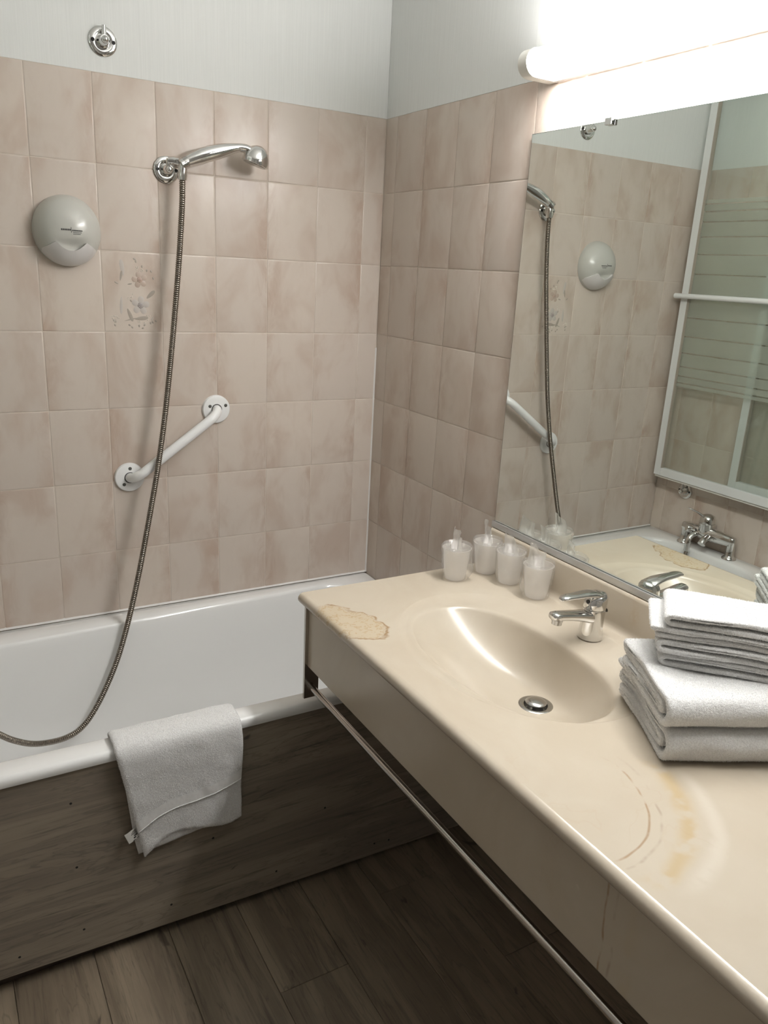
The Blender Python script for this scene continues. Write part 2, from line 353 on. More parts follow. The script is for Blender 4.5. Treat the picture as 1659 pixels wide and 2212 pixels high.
# flower relief on the decorated tile
dc = Vector((-0.7403, 0, TOP-2.5*TH)); ORIG['decor_'] = dc
def dpos(u, v, y=0.0): return Vector((dc.x-0.075+u*0.15, -y, dc.z+0.101-v*0.202))   # u right, v down, both 0..1
def petal(g, c, ang, L, Wd, h0=0.0006, h1=0.0022):
    c = Vector(c); d_ = Vector((math.cos(ang), 0, math.sin(ang))); s_ = Vector((-math.sin(ang), 0, math.cos(ang))); out = Vector((0, -1, 0))
    ctr = []; rim = []
    for k in range(12):
        a = 2*PI*k/12; rad = 0.5-0.5*math.cos(a)
        x = 0.5-0.5*math.cos(a); y = math.sin(a)*(0.55+0.45*x)
        rim.append(c+d_*(L*x)+s_*(Wd*0.5*y)+out*h0); 
    mid = c+d_*(L*0.6)+out*h1
    g.add(rim+[mid], [(k, (k+1) % 12, 12) for k in range(12)])
def relief(name, g, mat): 
    o = obj(name, g, mat, None, smooth=60, org=dc); o.parent = DECOR; o.location = (0, 0, 0); return o
def flower(u, v, size, mat, eye, rot):
    g = G()
    for k in range(5): petal(g, dpos(u, v), rot+k*2*PI/5, size, size*0.85)
    relief('flower', g, mat)
    relief('flower_eye', G().lathe(dpos(u, v, 0.001), (0, -1, 0), [(size*0.34, 0), (size*0.25, 0.0012), (0.0, 0.0016)], 14), eye)
    g = G()
    for k in range(7):
        a = k*0.9+rot; g.lathe(dpos(u, v, 0.0014)+Vector((math.cos(a), 0, math.sin(a)))*size*0.22, (0, -1, 0), [(0.0011, 0), (0.0008, 0.001), (0, 0.0013)], 6)
    relief('stamens', g, 'bead_white')
flower(0.63, 0.34, 0.021, 'petal_rose', 'flower_eye_rose', 0.5)
flower(0.63, 0.66, 0.024, 'petal_blue', 'flower_eye_blue', 0.2)
for (u, v, a, L, Wd) in ((0.74, 0.57, 0.75, 0.030, 0.013), (0.52, 0.835, 0.12, 0.036, 0.013), (0.40, 0.70, -1.2, 0.036, 0.012), (0.36, 0.30, 1.7, 0.042, 0.014), (0.30, 0.36, 1.35, 0.030, 0.008), (0.31, 0.55, -1.62, 0.046, 0.010), (0.42, 0.40, 0.2, 0.012, 0.005), (0.27, 0.40, 2.6, 0.012, 0.005), (0.34, 0.86, 0.25, 0.034, 0.004)):
    g = G(); petal(g, dpos(u, v), a, L, Wd, 0.0003, 0.0011); relief('leaf', g, 'leaf_grey' if Wd < 0.0135 and L < 0.04 else 'petal_blue')
random.seed(4)
for (u, v, n) in ((0.62, 0.13, 4), (0.80, 0.27, 3), (0.15, 0.88, 5), (0.40, 0.92, 2), (0.66, 0.93, 3), (0.84, 0.89, 3), (0.50, 0.60, 2)):
    for k in range(n):
        g = G(); petal(g, dpos(u+random.uniform(-0.07, 0.07), v+random.uniform(-0.04, 0.04)), random.uniform(0, 6.2), 0.007, 0.006, 0.0003, 0.0012); relief('leaf', g, 'leaf_grey')
for (u, v, n) in ((0.64, 0.20, 12), (0.20, 0.83, 14), (0.64, 0.88, 8), (0.78, 0.82, 8), (0.45, 0.55, 6)):
    g = G()
    for k in range(n): g.lathe(dpos(u+random.uniform(-0.06, 0.06), v+random.uniform(-0.035, 0.035), 0.0), (0, -1, 0), [(0.0014, 0), (0.001, 0.001), (0, 0.0013)], 6)
    o = relief('beads', g, 'bead_white'); o['kind'] = 'stuff'
# floor planks
PW = 0.167
floor = struct('floor', G().box(XF-0.1, 0.1, YN-0.1, 0.1, -0.1, -0.0035), 'dark', 'dark brown oak plank floor', 'floor', smooth=0)
PM = {}
def plank(xc, y0, y1, w_):
    k = (round(w_, 4), round(y1-y0, 4))
    if k not in PM:
        g = G(); a, b = (y1-y0)/2-0.0004, w_/2-0.0004
        def ring(i, z): return [(-a+i, -b+i, z), (a-i, -b+i, z), (a-i, b-i, z), (-a+i, b-i, z)]
        g.loft([ring(0, -0.0035), ring(0, -0.0009), ring(0.0009, 0.0)], cap0=False); PM[k] = setmesh('plank', g, 'floor_wood', Vector((0, 0, 0)), smooth=0)
    o = bpy.data.objects.new('plank', PM[k]); COL.objects.link(o); o.parent = floor
    o.location = (xc, (y0+y1)/2, 0); o.rotation_euler.z = PI/2
ends = {0: -0.50, 1: -1.10, 2: -0.803, 3: -1.36, 4: -0.95, 5: -1.22, 6: -0.6, 7: -1.0, 8: -0.8, 9: -1.3, 10: -0.5, 11: -0.9}
for i in range(13):
    x1 = -0.038-(i-1)*PW if i else 0.0; x0 = -0.038-i*PW
    if x0 < XF: x0 = XF
    if x1-x0 < 0.01: continue
    y = ends.get(i, -0.7)+1.2
    while y > YN:
        ya, yb = max(y-1.2, YN), min(y, 0.0)
        if yb-ya > 0.02: plank((x0+x1)/2, ya, yb, x1-x0)
        y -= 1.2
# caulk lines
g = G(); pts = [(0.0, 0.0, z) for z in (0.53, 0.8, 1.1, 1.4, 1.7, 1.929)]
for i, z in enumerate((0.532, 0.56, 0.6, 0.8, 1.0, 1.2, 1.4, 1.6, 1.8, 1.929)): pass
zz = [0.531+i*0.05 for i in range(28)]
g.loft([[(-0.0040+0.0016*nz((z, 0, 0), 9), 0.0005, z), (-0.002, -0.002, z), (0.0005, -0.0036+0.0015*nz((z, 3, 0), 9), z), (0.001, 0.001, z)] for z in zz if z < 1.30])
struct('trim_1', g, 'caulk', 'white sealant bead in the tiled corner above the bathtub', 'sealant', smooth=60)
g = G(); xs = [XL+i*0.05 for i in range(29)]
g.loft([[(x, 0.0005, 0.5355+0.0012*nz((x, 0, 0), 12)), (x, -0.002, 0.5325), (x, -0.0050+0.0015*nz((x, 5, 0), 10), 0.5305), (x, 0.001, 0.530)] for x in xs])
struct('trim_2', g, 'caulk', 'white sealant bead between the bathtub rim and the long tiled wall', 'sealant', smooth=60)
# door behind the camera
door = struct('door_1', G().box(-1.75, -0.95, YN+0.001, YN+0.035, 0.005, 2.04), 'door_paint', 'plain painted door behind the camera', 'door', smooth=0)
obj('door_frame', G().box(-1.82, -1.752, YN+0.001, YN+0.05, 0.0, 2.11).box(-0.948, -0.88, YN+0.001, YN+0.05, 0.0, 2.11).box(-1.752, -0.948, YN+0.001, YN+0.05, 2.042, 2.11), 'white_metal', door, smooth=0)
obj('door_handle', G().lathe((-1.02, YN+0.034, 1.02), (0, 1, 0), [(0.025, 0), (0.025, 0.008), (0.009, 0.01), (0.009, 0.05), (0, 0.051)], 20).tube([(-1.02, YN+0.08, 1.02), (-1.13, YN+0.08, 1.02)], 0.009, 12), 'chrome', door)

# ------------------------------------------------------------------ lamp
LY0, LY1 = -0.698, -1.90
lamp = thing('wall_lamp', (0, -1.3, 1.93), 'long white tube lamp glowing on the wall above the mirror', 'lamp')
def dprof(y, gx=0.0, z0=1.916, z1=1.968, xo=-0.091):
    zc = (z0+z1)/2; r = (z1-z0)/2+gx; pts = [(-0.0005, y, z0-gx)]
    for k in range(13):
        a = -PI/2+PI*k/12; pts.append((xo+r-gx-math.cos(a)*r, y, zc+math.sin(a)*r))
    return pts+[(-0.0005, y, z1+gx)]
obj('diffuser', G().loft([dprof(LY0-0.030), dprof(LY1+0.04)]), 'lamp_glow', lamp, smooth=40)
for ya, yb in ((LY0, LY0-0.032), (LY1+0.042, LY1)):
    s_ = 1 if ya == LY0 else -1
    obj('end_cap', G().loft([dprof(ya if s_ > 0 else yb, -0.004), dprof((ya if s_ > 0 else yb)-s_*0.004, 0.0018), dprof((yb if s_ > 0 else ya), 0.0018)]), 'white_plastic', lamp, smooth=50)
obj('housing', G().box(-0.016, -0.0005, LY1+0.045, LY0-0.033, 1.9135, 1.9155), 'white_metal', lamp, smooth=0)

# ------------------------------------------------------------------ bathtub
def rrect(x0, x1, y0, y1, r, z, n=10, wide=False):
    pts = []
    for (cx, cy, a0) in ((x1-r, y1-r, 0), (x0+r, y1-r, PI/2), (x0+r, y0+r, PI), (x1-r, y0+r, 1.5*PI)):
        for k in range(n+1):
            a = a0+PI/2*k/n; x = cx+r*math.cos(a); y = cy+r*math.sin(a)
            if wide and y > -0.35: y -= 0.045*max(0, min(1, (-0.15-x)/1.0))*((y+0.35)/0.3)
            if wide and y < -0.35: y += 0.02*max(0, min(1, (-0.95-x)/0.3))
            pts.append((x, y, z))
    # refine straight runs
    out = []
    m = len(pts)
    for i in range(m):
        a, b = Vector(pts[i]), Vector(pts[(i+1) % m]); out.append(a)
        if (i+1) % (n+1) == 0:
            for k in range(1, 12): out.append(a.lerp(b, k/12))
    return out
def inner(ins, z, r=0.13): return rrect(-1.315+ins, -0.075-ins, -0.642+ins*0.7, -0.052-ins*0.7, max(0.03, r-ins*0.25), z, wide=True)
rings = [rrect(-1.394, -0.006, -0.684, -0.006, 0.012, 0.506), rrect(-1.398, -0.002, -0.6885, -0.002, 0.012, 0.506), rrect(-1.3985, -0.0015, -0.690, -0.0015, 0.012, 0.512), rrect(-1.3985, -0.0015, -0.690, -0.0015, 0.012, 0.520),
         rrect(-1.397, -0.003, -0.6865, -0.003, 0.012, 0.5265), rrect(-1.391, -0.009, -0.680, -0.008, 0.012, 0.530), inner(-0.010, 0.530), inner(-0.003, 0.5275), inner(0.002, 0.520), inner(0.006, 0.50),
         inner(0.018, 0.42), inner(0.030, 0.33), inner(0.045, 0.24), inner(0.062, 0.185), inner(0.085, 0.155), inner(0.115, 0.143), inner(0.17, 0.140)]
tub = thing('bathtub', (-0.7, -0.35, 0), 'white enamelled bathtub with a brown wood-look front along the tiled wall', 'bathtub')
obj('tub_shell', G().loft(rings, cap0=False), 'enamel', tub, smooth=70)
# wooden panel below the rim, on a batten
g = G(); x0, x1 = -1.395, -0.004
zb = lambda x: lerp(0.045, 0.002, max(0, min(1, (x+1.3)/1.2)))
g.add([(x0, -0.682, zb(x0)), (x1, -0.682, zb(x1)), (x1, -0.682, 0.507), (x0, -0.682, 0.507), (x0, -0.672, zb(x0)), (x1, -0.672, zb(x1)), (x1, -0.672, 0.507), (x0, -0.672, 0.507)],
      [(0, 1, 2, 3), (5, 4, 7, 6), (0, 4, 5, 1), (3, 2, 6, 7), (1, 5, 6, 2), (4, 0, 3, 7)])
board = obj('front_panel', g, 'panel_wood', tub, smooth=0, label='brown wood-look panel below the rim')
obj('batten', G().box(x0+0.005, x1-0.005, -0.655, -0.63, 0.0, 0.505).box(x0+0.005, x1-0.005, -0.6715, -0.655, 0.3, 0.36), 'batten', tub, smooth=0)
for (x, z) in ((-1.066, .426), (-1.064, .264), (-1.059, .096), (-1.19, .082), (-.867, .08), (-.765, .228), (-.605, .069), (-.475, .212), (-.323, .046), (-.278, .041)):
    obj('screw', G().lathe((x, -0.6815, z), (0, -1, 0), [(0.0028, 0), (0.0028, 0.0006), (0.0015, 0.001), (0, 0.001)], 12), 'dark', board)

# ------------------------------------------------------------------ vanity
CT = 0.806
van = thing('vanity', (-0.28, -1.3, 0.62), 'cream marbled vanity with sunken oval washbasin and towel rail in front', 'vanity')
VX0, VX1, VY0, VY1 = -0.540, -0.030, -0.668, -2.10
N = 144
BC = Vector((-0.302, -1.104)); BR = (0.139, 0.243); RC = Vector((-0.268, -1.090)); RR = (0.212, 0.283); DC = Vector((-0.247, -1.143)); DZ = 0.700
def se(c, r, a, e=2.25):
    ca, sa = math.cos(a), math.sin(a)
    return Vector((c.x+r[0]*math.copysign(abs(ca)**(2/e), ca), c.y+r[1]*math.copysign(abs(sa)**(2/e), sa)))
def ring2(fn, z): return [(*fn(2*PI*j/N), z) for j in range(N)]
Y0p, Y1p = -0.76, -1.43
def rectpt(a):
    c = Vector((-0.285, -1.095)); d_ = (se(RC, RR, a)-c).normalized(); best = 9
    for (lim, k) in ((VX0, 0), (VX1, 0), (Y0p, 1), (Y1p, 1)):
        if abs(d_[k]) > 1e-6:
            s_ = (lim-c[k])/d_[k]
            if s_ > 0: best = min(best, s_)
    return c+d_*best
rings = [ring2(rectpt, CT), ring2(lambda a: se(RC, (RR[0]+0.004, RR[1]+0.004), a, 2.0), CT), ring2(lambda a: se(RC, (RR[0]+0.001, RR[1]+0.001), a, 2.0), CT-0.0006), ring2(lambda a: se(RC, (RR[0]-0.004, RR[1]-0.004), a, 2.0), CT-0.0036)]
for (gx, dz) in ((0.016, 0.0046), (0.011, 0.0051), (0.0065, 0.0060), (0.003, 0.0080), (0.0, 0.0115)):
    rings.append(ring2(lambda a: se(BC, (BR[0]+gx, BR[1]+gx), a), CT-dz))
for k in range(1, 25):
    s_ = k/24; gz = 1-(1-s_)**2.3
    def bp(a):
        o_ = se(BC, BR, a, lerp(2.25, 2.0, s_)); i_ = DC+Vector((math.cos(a), math.sin(a)))*0.030
        return o_.lerp(i_, s_)
    rings.append(ring2(bp, lerp(CT-0.0115, DZ, gz)))
top = G().loft(rings, cap0=False, cap1=False)
top.add([(VX0, Y0p, CT), (VX1, Y0p, CT), (VX1, VY0, CT), (VX0, VY0, CT)], [(0, 1, 2, 3)])
top.add([(VX0, VY1, CT), (VX1, VY1, CT), (VX1, Y1p, CT), (VX0, Y1p, CT)], [(0, 1, 2, 3)])
for (xx, yy) in ((VX0, Y0p), (VX1, Y0p), (VX0, Y1p), (VX1, Y1p)):   # corners the ring misses
    js = sorted(range(N), key=lambda j: (Vector(rings[0][j][:2])-Vector((xx, yy))).length)[:2]
    top.add([(xx, yy, CT), rings[0][js[0]], rings[0][js[1]]], [(0, 1, 2)])
# rounded nose along the front, square ends
nose = [(VX0, CT), (-0.546, 0.8052), (-0.5505, 0.8025), (-0.5535, 0.798), (-0.5545, 0.793), (-0.5535, 0.788), (-0.5505, 0.784), (-0.546, 0.7815), (-0.534, 0.781), (-0.519, 0.781), (-0.519, 0.795)]
top.loft([[(x, y, z) for x, z in nose] for y in (VY0, VY1)], cap0=False, cap1=False, closed=False)
for y in (VY0, VY1):
    pl_ = [(x, y, z) for x, z in nose]+[(VX1, y, 0.795), (VX1, y, CT)]; top.add(pl_, [tuple(range(len(pl_)))])
obj('worktop', top, 'marble', van, smooth=40, weld=True)
# splashback with a small cove at its foot
sp = [(VX1, CT), (-0.0255, 0.8072), (-0.022, 0.810), (-0.0195, 0.815), (-0.0185, 0.823), (-0.0175, 0.890), (-0.0155, 0.8955), (-0.011, 0.8975), (-0.001, 0.8975), (-0.001, 0.79)]
obj('splashback', G().loft([[(x, y, z) for x, z in sp] for y in (VY0, VY1)]), 'marble', van, smooth=50)
obj('apron', G().box(-0.536, -0.520, VY1+0.006, -0.682, 0.627, 0.781), 'marble', van, smooth=0, bevel=0.0015)
ow = obj('waste', G().lathe((DC.x, DC.y, DZ-0.004), (0, 0, 1), [(0.0, -0.05), (0.02, -0.05), (0.024, 0.0), (0.034, 0.0025), (0.0345, 0.0045), (0.031, 0.0062), (0.024, 0.0045), (0.022, -0.01), (0.0, -0.012)], 40), 'dull_chrome', van, smooth=40, label='round chrome waste of the basin')
obj('plug', G().lathe((DC.x, DC.y, DZ-0.016), (0, 0, 1), [(0.006, 0), (0.006, 0.016), (0.0205, 0.020), (0.0215, 0.0225), (0.020, 0.0245), (0.012, 0.0268), (0, 0.0275)], 40), 'dull_chrome', ow, smooth=50)
obj('overflow_pipe', G().tube([(DC.x, DC.y, 0.655), (DC.x, DC.y, 0.60), (DC.x, DC.y, 0.585), (DC.x+0.03, DC.y, 0.56), (DC.x+0.09, DC.y, 0.56), (-0.003, DC.y, 0.56)], 0.016, 14), 'white_plastic', van)
# rail with end brackets
for yb in (-0.6905, VY1+0.004):
    obj('rail_bracket', G().box(-0.5445, -0.5075, yb, yb+0.0085, 0.5445, 0.7805), 'rail_steel', van, smooth=0, bevel=0.0012)
obj('towel_rail', G().tube([(-0.526, -0.689, 0.572), (-0.526, VY1+0.010, 0.572)], 0.0078, 20), 'rail_steel', van, smooth=50)
obj('rail_collar', G().tube([(-0.526, -0.6906, 0.572), (-0.526, -0.696, 0.572)], 0.0098, 20), 'rail_steel', van, smooth=50)
for yb in (-0.75, -1.95): obj('support_bracket', G().box(-0.50, -0.004, yb, yb+0.005, 0.74, 0.7805), 'rail_steel', van, smooth=0)

# ------------------------------------------------------------------ mirror
mir = thing('wall_mirror', (0, -1.3, 0.90), 'large frameless wall mirror above the washbasin', 'mirror')
MY0, MY1, MZ0, MZ1 = -0.666, -2.0, 0.912, 1.8195
g = G(); g.add([(-0.006, MY0-0.001, MZ0), (-0.006, MY1, MZ0), (-0.006, MY1, MZ1-0.001), (-0.006, MY0-0.001, MZ1-0.001)], [(0, 1, 2, 3)], 0)
g.box(-0.0057, -0.0012, MY1, MY0, MZ0, MZ1, 1)
obj('mirror_glass', g, ['mirror', 'mirror_edge'], mir, smooth=0)
obj('bottom_rail', G().box(-0.0125, -0.0004, MY1, MY0+0.003, 0.899, 0.9015).box(-0.0125, -0.0075, MY1, MY0+0.003, 0.9015, 0.9145), 'aluminium', mir, smooth=0, bevel=0.0006)
for y in (-0.905, -1.75):
    obj('mirror_clip', G().box(-0.0145, -0.0072, y-0.009, y+0.009, MZ1-0.009, MZ1+0.005).box(-0.0072, -0.0005, y-0.009, y+0.009, MZ1+0.0008, MZ1+0.005), 'chrome', mir, smooth=0, bevel=0.0008)

# ------------------------------------------------------------------ basin tap
TX, TY = -0.088, -1.112
tap = thing('basin_tap', (TX, TY, CT), 'chrome single lever tap on the washbasin', 'tap')
g = G()
def sect(x, y, z, rx, ry, n=24, tilt=0.0): return [(x+rx*math.cos(2*PI*k/n), y+ry*math.sin(2*PI*k/n), z+tilt*rx*math.cos(2*PI*k/n)) for k in range(n)]
g.loft([sect(TX, TY, CT-0.0018, .0255, .0255), sect(TX, TY, CT+0.004, .0255, .0255), sect(TX, TY, CT+0.02, .0238, .0238), sect(TX+.001, TY, CT+0.04, .0228, .0228), sect(TX+.002, TY, CT+0.056, .0232, .0232), sect(TX+.002, TY, CT+0.062, .0228, .0228), sect(TX+.002, TY, CT+0.064, .0200, .0200)])
obj('tap_body', g, 'chrome', tap, smooth=50)
def ysect(x, zc, ry, rz, n=20, e=2.6):
    out = []
    for k in range(n):
        a = 2*PI*k/n; ca, sa = math.cos(a), math.sin(a)
        out.append((x, TY+ry*math.copysign(abs(ca)**(2/e), ca), zc+rz*math.copysign(abs(sa)**(2/e), sa)))
    return out
g = G().loft([ysect(TX+.014, CT+.046, .015, .013), ysect(TX-.006, CT+.046, .0185, .0145), ysect(TX-.022, CT+.049, .0185, .0125), ysect(TX-.045, CT+.0545, .0165, .0098), ysect(TX-.075, CT+.060, .0150, .0088), ysect(TX-.098, CT+.0635, .0142, .0092), ysect(TX-.110, CT+.0645, .0132, .0085), ysect(TX-.1145, CT+.0645, .0095, .0055)])
obj('spout', g, 'chrome', tap, smooth=60)
obj('aerator', G().lathe((TX-.0985, TY, CT+.0585), (-.08, 0, -1), [(.0118, 0), (.0118, .0055), (.0105, .0056), (.0105, .0125), (.0085, .013), (0, .0115)], 24), 'dull_chrome', tap, smooth=40)
g = G().loft([sect(TX+.002, TY, CT+.0645, .0225, .0225), sect(TX+.002, TY, CT+.066, .0236, .0236), sect(TX+.004, TY, CT+.078, .0238, .0236, tilt=.04), sect(TX+.005, TY, CT+.087, .0225, .0228, tilt=.10), sect(TX+.004, TY, CT+.094, .018, .019, tilt=.18), sect(TX+.003, TY, CT+.0972, .009, .010, tilt=.2)])
lev = obj('lever', g, 'chrome', tap, smooth=60)
g = G().loft([ysect(TX+.021, CT+.082, .013, .007, e=2.2), ysect(TX+.010, CT+.0915, .0195, .0068, e=2.2), ysect(TX-.012, CT+.0975, .0180, .0062, e=2.2), ysect(TX-.034, CT+.0995, .0152, .0055, e=2.2), ysect(TX-.058, CT+.1000, .0134, .0050, e=2.2), ysect(TX-.078, CT+.1010, .0124, .0050, e=2.2), ysect(TX-.090, CT+.1000, .0100, .0044, e=2.2), ysect(TX-.0955, CT+.0985, .006, .0025, e=2.2)])
obj('lever_blade', g, 'chrome', lev, smooth=60)
obj('temperature_dot', G().lathe((TX-.0198, TY, CT+.081), (-1, 0, 0.05), [(.0042, -0.002), (.0042, .0006), (.003, .001), (0, .001)], 16), 'ink', lev)
obj('pop_up_knob', G().tube([(TX+.0285, TY, CT-0.001), (TX+.0285, TY, CT+.055)], .0025, 10).loft([ysect(TX+.020, CT+.062, .003, .003), ysect(TX+.0285, CT+.0585, .006, .005), ysect(TX+.037, CT+.052, .005, .004), ysect(TX+.040, CT+.049, .002, .002)]), 'dark', tap, smooth=60)

# ------------------------------------------------------------------ brackets on the wall
def bracket(name, c, out, side, label, group=None, pin=True, r=0.0325):
    c = Vector(c); out = Vector(out); side = Vector(side); upv = Vector((0, 0, 1))
    b = thing(name, c, label, 'shower bracket', group)
    obj('flange', G().lathe(c+out*0.0004, out, [(r, 0), (r, .004), (r-.003, .0065), (.0185, .0072), (.0165, .006), (0, .006)], 40), 'chrome', b, smooth=40)
    obj('boss', G().lathe(c+out*0.006, out, [(.0165, 0), (.0155, .006), (.013, .011), (.0115, .019), (.0095, .023), (0, .0235)], 28), 'chrome', b, smooth=50)
    obj('knob', G().lathe(c+out*0.028, (out*1.0-upv*0.22), [(.0085, 0), (.0085, .006), (.0065, .0105), (0, .0125)], 24), 'chrome', b, smooth=60)
    for s_ in (-1, 1):
        obj('screw', G().lathe(c+side*s_*0.0238+out*0.0070, out, [(.0045, 0), (.0045, .0008), (.0025, .0010), (.002, .0004), (0, .0004)], 14), 'dark', b)
    if pin: obj('pin', G().tube([c+out*0.022+upv*0.004, c+out*0.022+upv*0.030], .0052, 16), 'chrome', b, smooth=50)
    return b
bracket('shower_bracket', (-0.785, 0.0015, 1.997), (0, -1, 0), (1, 0, 0), 'empty chrome shower bracket on the white wallpaper above the tiles', 'chrome shower brackets')
hb = bracket('shower_bracket', (-0.643, 0, 1.730), (0, -1, 0), (1, 0, 0), 'chrome shower bracket on the tiles holding the hand shower', 'chrome shower brackets', pin=False)
bracket('shower_bracket', (XL, -0.150, 0.722), (1, 0, 0), (0, 1, 0), 'chrome shower bracket low on the wall below the bath screen, seen in the mirror', 'chrome shower brackets')
# the cradle arm of the used bracket
g = G().tube([(-0.645, -0.026, 1.734), (-0.645, -0.030, 1.7545)], .0052, 14)
g.tube([(-0.645, -0.030, 1.750), (-0.634, -0.034, 1.7505), (-0.620, -0.040, 1.748)], [.0085, .0095, .0095], 16)
arm = obj('cradle_arm', g, 'chrome', hb, smooth=50)
obj('screw', G().lathe((-0.6265, -0.0455, 1.7485), (-.2, -1, 0), [(.0055, 0), (.0055, .003), (.0035, .0034), (.0028, .002), (0, .002)], 16), 'dull_chrome', arm)
obj('cradle', G().lathe((-0.6125, -0.050, 1.7435), (0.86, 0, 0.5), [(.0125, -.009), (.0145, -.007), (.0145, .008), (.0125, .010), (0, .010)], 28), 'chrome', hb, smooth=40)

# ------------------------------------------------------------------ hand shower and hose
hs = thing('hand_shower', (-0.605, -0.052, 1.748), 'chrome hand shower resting in its bracket on the tiled wall', 'shower head')
def along(path, ra, rb, n=20):      # ellipse sections: ra in the path plane (xz), rb towards the room
    P = [Vector(p) for p in path]; rings = []
    for i, p in enumerate(P):
        T_ = (P[min(i+1, len(P)-1)]-P[max(i-1, 0)]).normalized(); B_ = Vector((0, -1, 0)); B_ = (B_-T_*B_.dot(T_)).normalized(); A_ = B_.cross(T_)
        rings.append([p+A_*ra[i]*math.cos(2*PI*k/n)+B_*rb[i]*math.sin(2*PI*k/n) for k in range(n)])
    return rings
hp = [(-0.605, -.051, 1.7490), (-0.590, -.052, 1.7565), (-0.568, -.054, 1.7660), (-0.545, -.055, 1.7745), (-0.522, -.056, 1.7815), (-0.500, -.057, 1.7885), (-0.482, -.058, 1.7935), (-0.466, -.059, 1.7965), (-0.452, -.060, 1.7955), (-0.438, -.061, 1.790)]
obj('handle', G().loft(along(hp, [.0135, .0160, .0185, .0190, .0180, .0150, .0120, .0105, .0110, .0120], [.0135, .0155, .0170, .0172, .0165, .0150, .0140, .0140, .0150, .0160])), 'chrome', hs, smooth=60)
obj('grip_ring', G().lathe((-0.605, -.051, 1.7490), (0.88, -.05, 0.47), [(.012, -.008), (.0138, -.007), (.0140, .005), (.0137, .007), (0, .007)], 28), 'dull_chrome', hs, smooth=40)
ax = Vector((-0.30, 0.12, -1)).normalized(); hc = Vector((-0.4265, -0.060, 1.7615))
head = obj('head', G().lathe(hc-ax*0.046, ax, [(.0, 0), (.010, .0012), (.0195, .006), (.0275, .0145), (.0325, .0245), (.0350, .034), (.0358, .042), (.0352, .046), (.032, .047), (0, .047)], 44), 'chrome', hs, smooth=60)
obj('spray_plate', G().lathe(hc+ax*0.0008, ax, [(.030, 0), (.029, .002), (.012, .0028), (0, .0026)], 36), 'dull_chrome', head, smooth=40)
hose_top = Vector((-0.6160, -0.050, 1.7080))
obj('hose_socket', G().tube([(-0.6135, -.051, 1.7535), (-0.6140, -.051, 1.7400), (-0.6155, -.0505, 1.7160), (-0.6160, -.050, 1.7055)], [.0085, .0100, .0122, .0112], 24), 'chrome', hs, smooth=40)
hpts = [hose_top, (-.6175, -.050, 1.66), (-.6215, -.050, 1.605), (-.6300, -.052, 1.515), (-.6440, -.056, 1.396), (-.6625, -.061, 1.252), (-.6835, -.066, 1.107), (-.7085, -.073, .970), (-.7395, -.082, .829), (-.778, -.093, .668), (-.817, -.107, .533), (-.857, -.121, .426), (-.909, -.139, .332), (-.957, -.156, .278), (-1.009, -.174, .264), (-1.08, -.199, .282), (-1.134, -.218, .319), (-1.175, -.232, .362), (-1.225, -.250, .415), (-1.268, -.266, .455), (-1.292, -.276, .487), (-1.296, -.279, .510), (-1.296, -.280, .523)]
raw = bez(hpts, 24); ln = [0.0]
for a, b in zip(raw[:-1], raw[1:]): ln.append(ln[-1]+(b-a).length)
step = 0.00104; path = []; rad = []; k = 0; s_ = 0.0
PITCH_H = 0.0052
while s_ < ln[-1]:
    while ln[k+1] < s_: k += 1
    path.append(raw[k].lerp(raw[k+1], (s_-ln[k])/(ln[k+1]-ln[k]))); rad.append((0.0076, 0.0081, 0.0081, 0.0074, 0.0064)[len(rad) % 5]); s_ += step
hose = obj('shower_hose', G().tube(path, rad, 12), 'hose_steel', None, smooth=30, org=tuple(hose_top))
tag(hose, 'ribbed steel shower hose hanging in a loop into the bathtub', 'hose')

# ------------------------------------------------------------------ grab bar
gb = thing('grab_bar', (-0.645, 0, 1.018), 'white slanted grab bar screwed to the tiles above the bathtub', 'grab bar')
F1, F2 = Vector((-0.520, 0, 1.109)), Vector((-0.770, 0, 0.929))
sd = (F2-F1).normalized(); L = (F2-F1).length
def rot_path():
    pts = []; R_ = 0.042; off = 0.047
    pts.append(F1+Vector((0, -0.004, 0))); 
    for k in range(9):
        a = PI/2*k/8; pts.append(F1+sd*(R_-R_*math.cos(a))+Vector((0, -(off-R_)-R_*math.sin(a), 0)))
    for k in range(8, -1, -1):
        a = PI/2*k/8; pts.append(F2-sd*(R_-R_*math.cos(a))+Vector((0, -(off-R_)-R_*math.sin(a), 0)))
    pts.append(F2+Vector((0, -0.004, 0))); return pts
obj('bar', G().tube(rot_path(), 0.0132, 24), 'white_metal', gb, smooth=60)
for F, scr in ((F1, ((-.0195, .0095), (.0265, .0105))), (F2, ((.001, .0255), (-.0165, -.0185)))):
    fl = obj('flange', G().lathe(F+Vector((0, -0.0002, 0)), (0, -1, 0), [(.0405, 0), (.0405, .004), (.0385, .0078), (.035, .009), (.0155, .0095), (.0150, .0085), (0, .0085)], 48), 'white_metal', gb, smooth=40)
    obj('seam_ring', G().lathe(F+Vector((0, -0.0096, 0)), (0, -1, 0), [(.0155, 0), (.0155, .0004), (0.013, .0005), (0.013, 0)], 32), 'ink', fl)
    for (sx, sz) in scr:
        sc = obj('screw', G().lathe(F+Vector((sx, -0.0088, sz)), (0, -1, 0), [(.0048, 0), (.0048, .0008), (.0036, .0012), (0, .0012)], 18), 'grey_screw', fl)

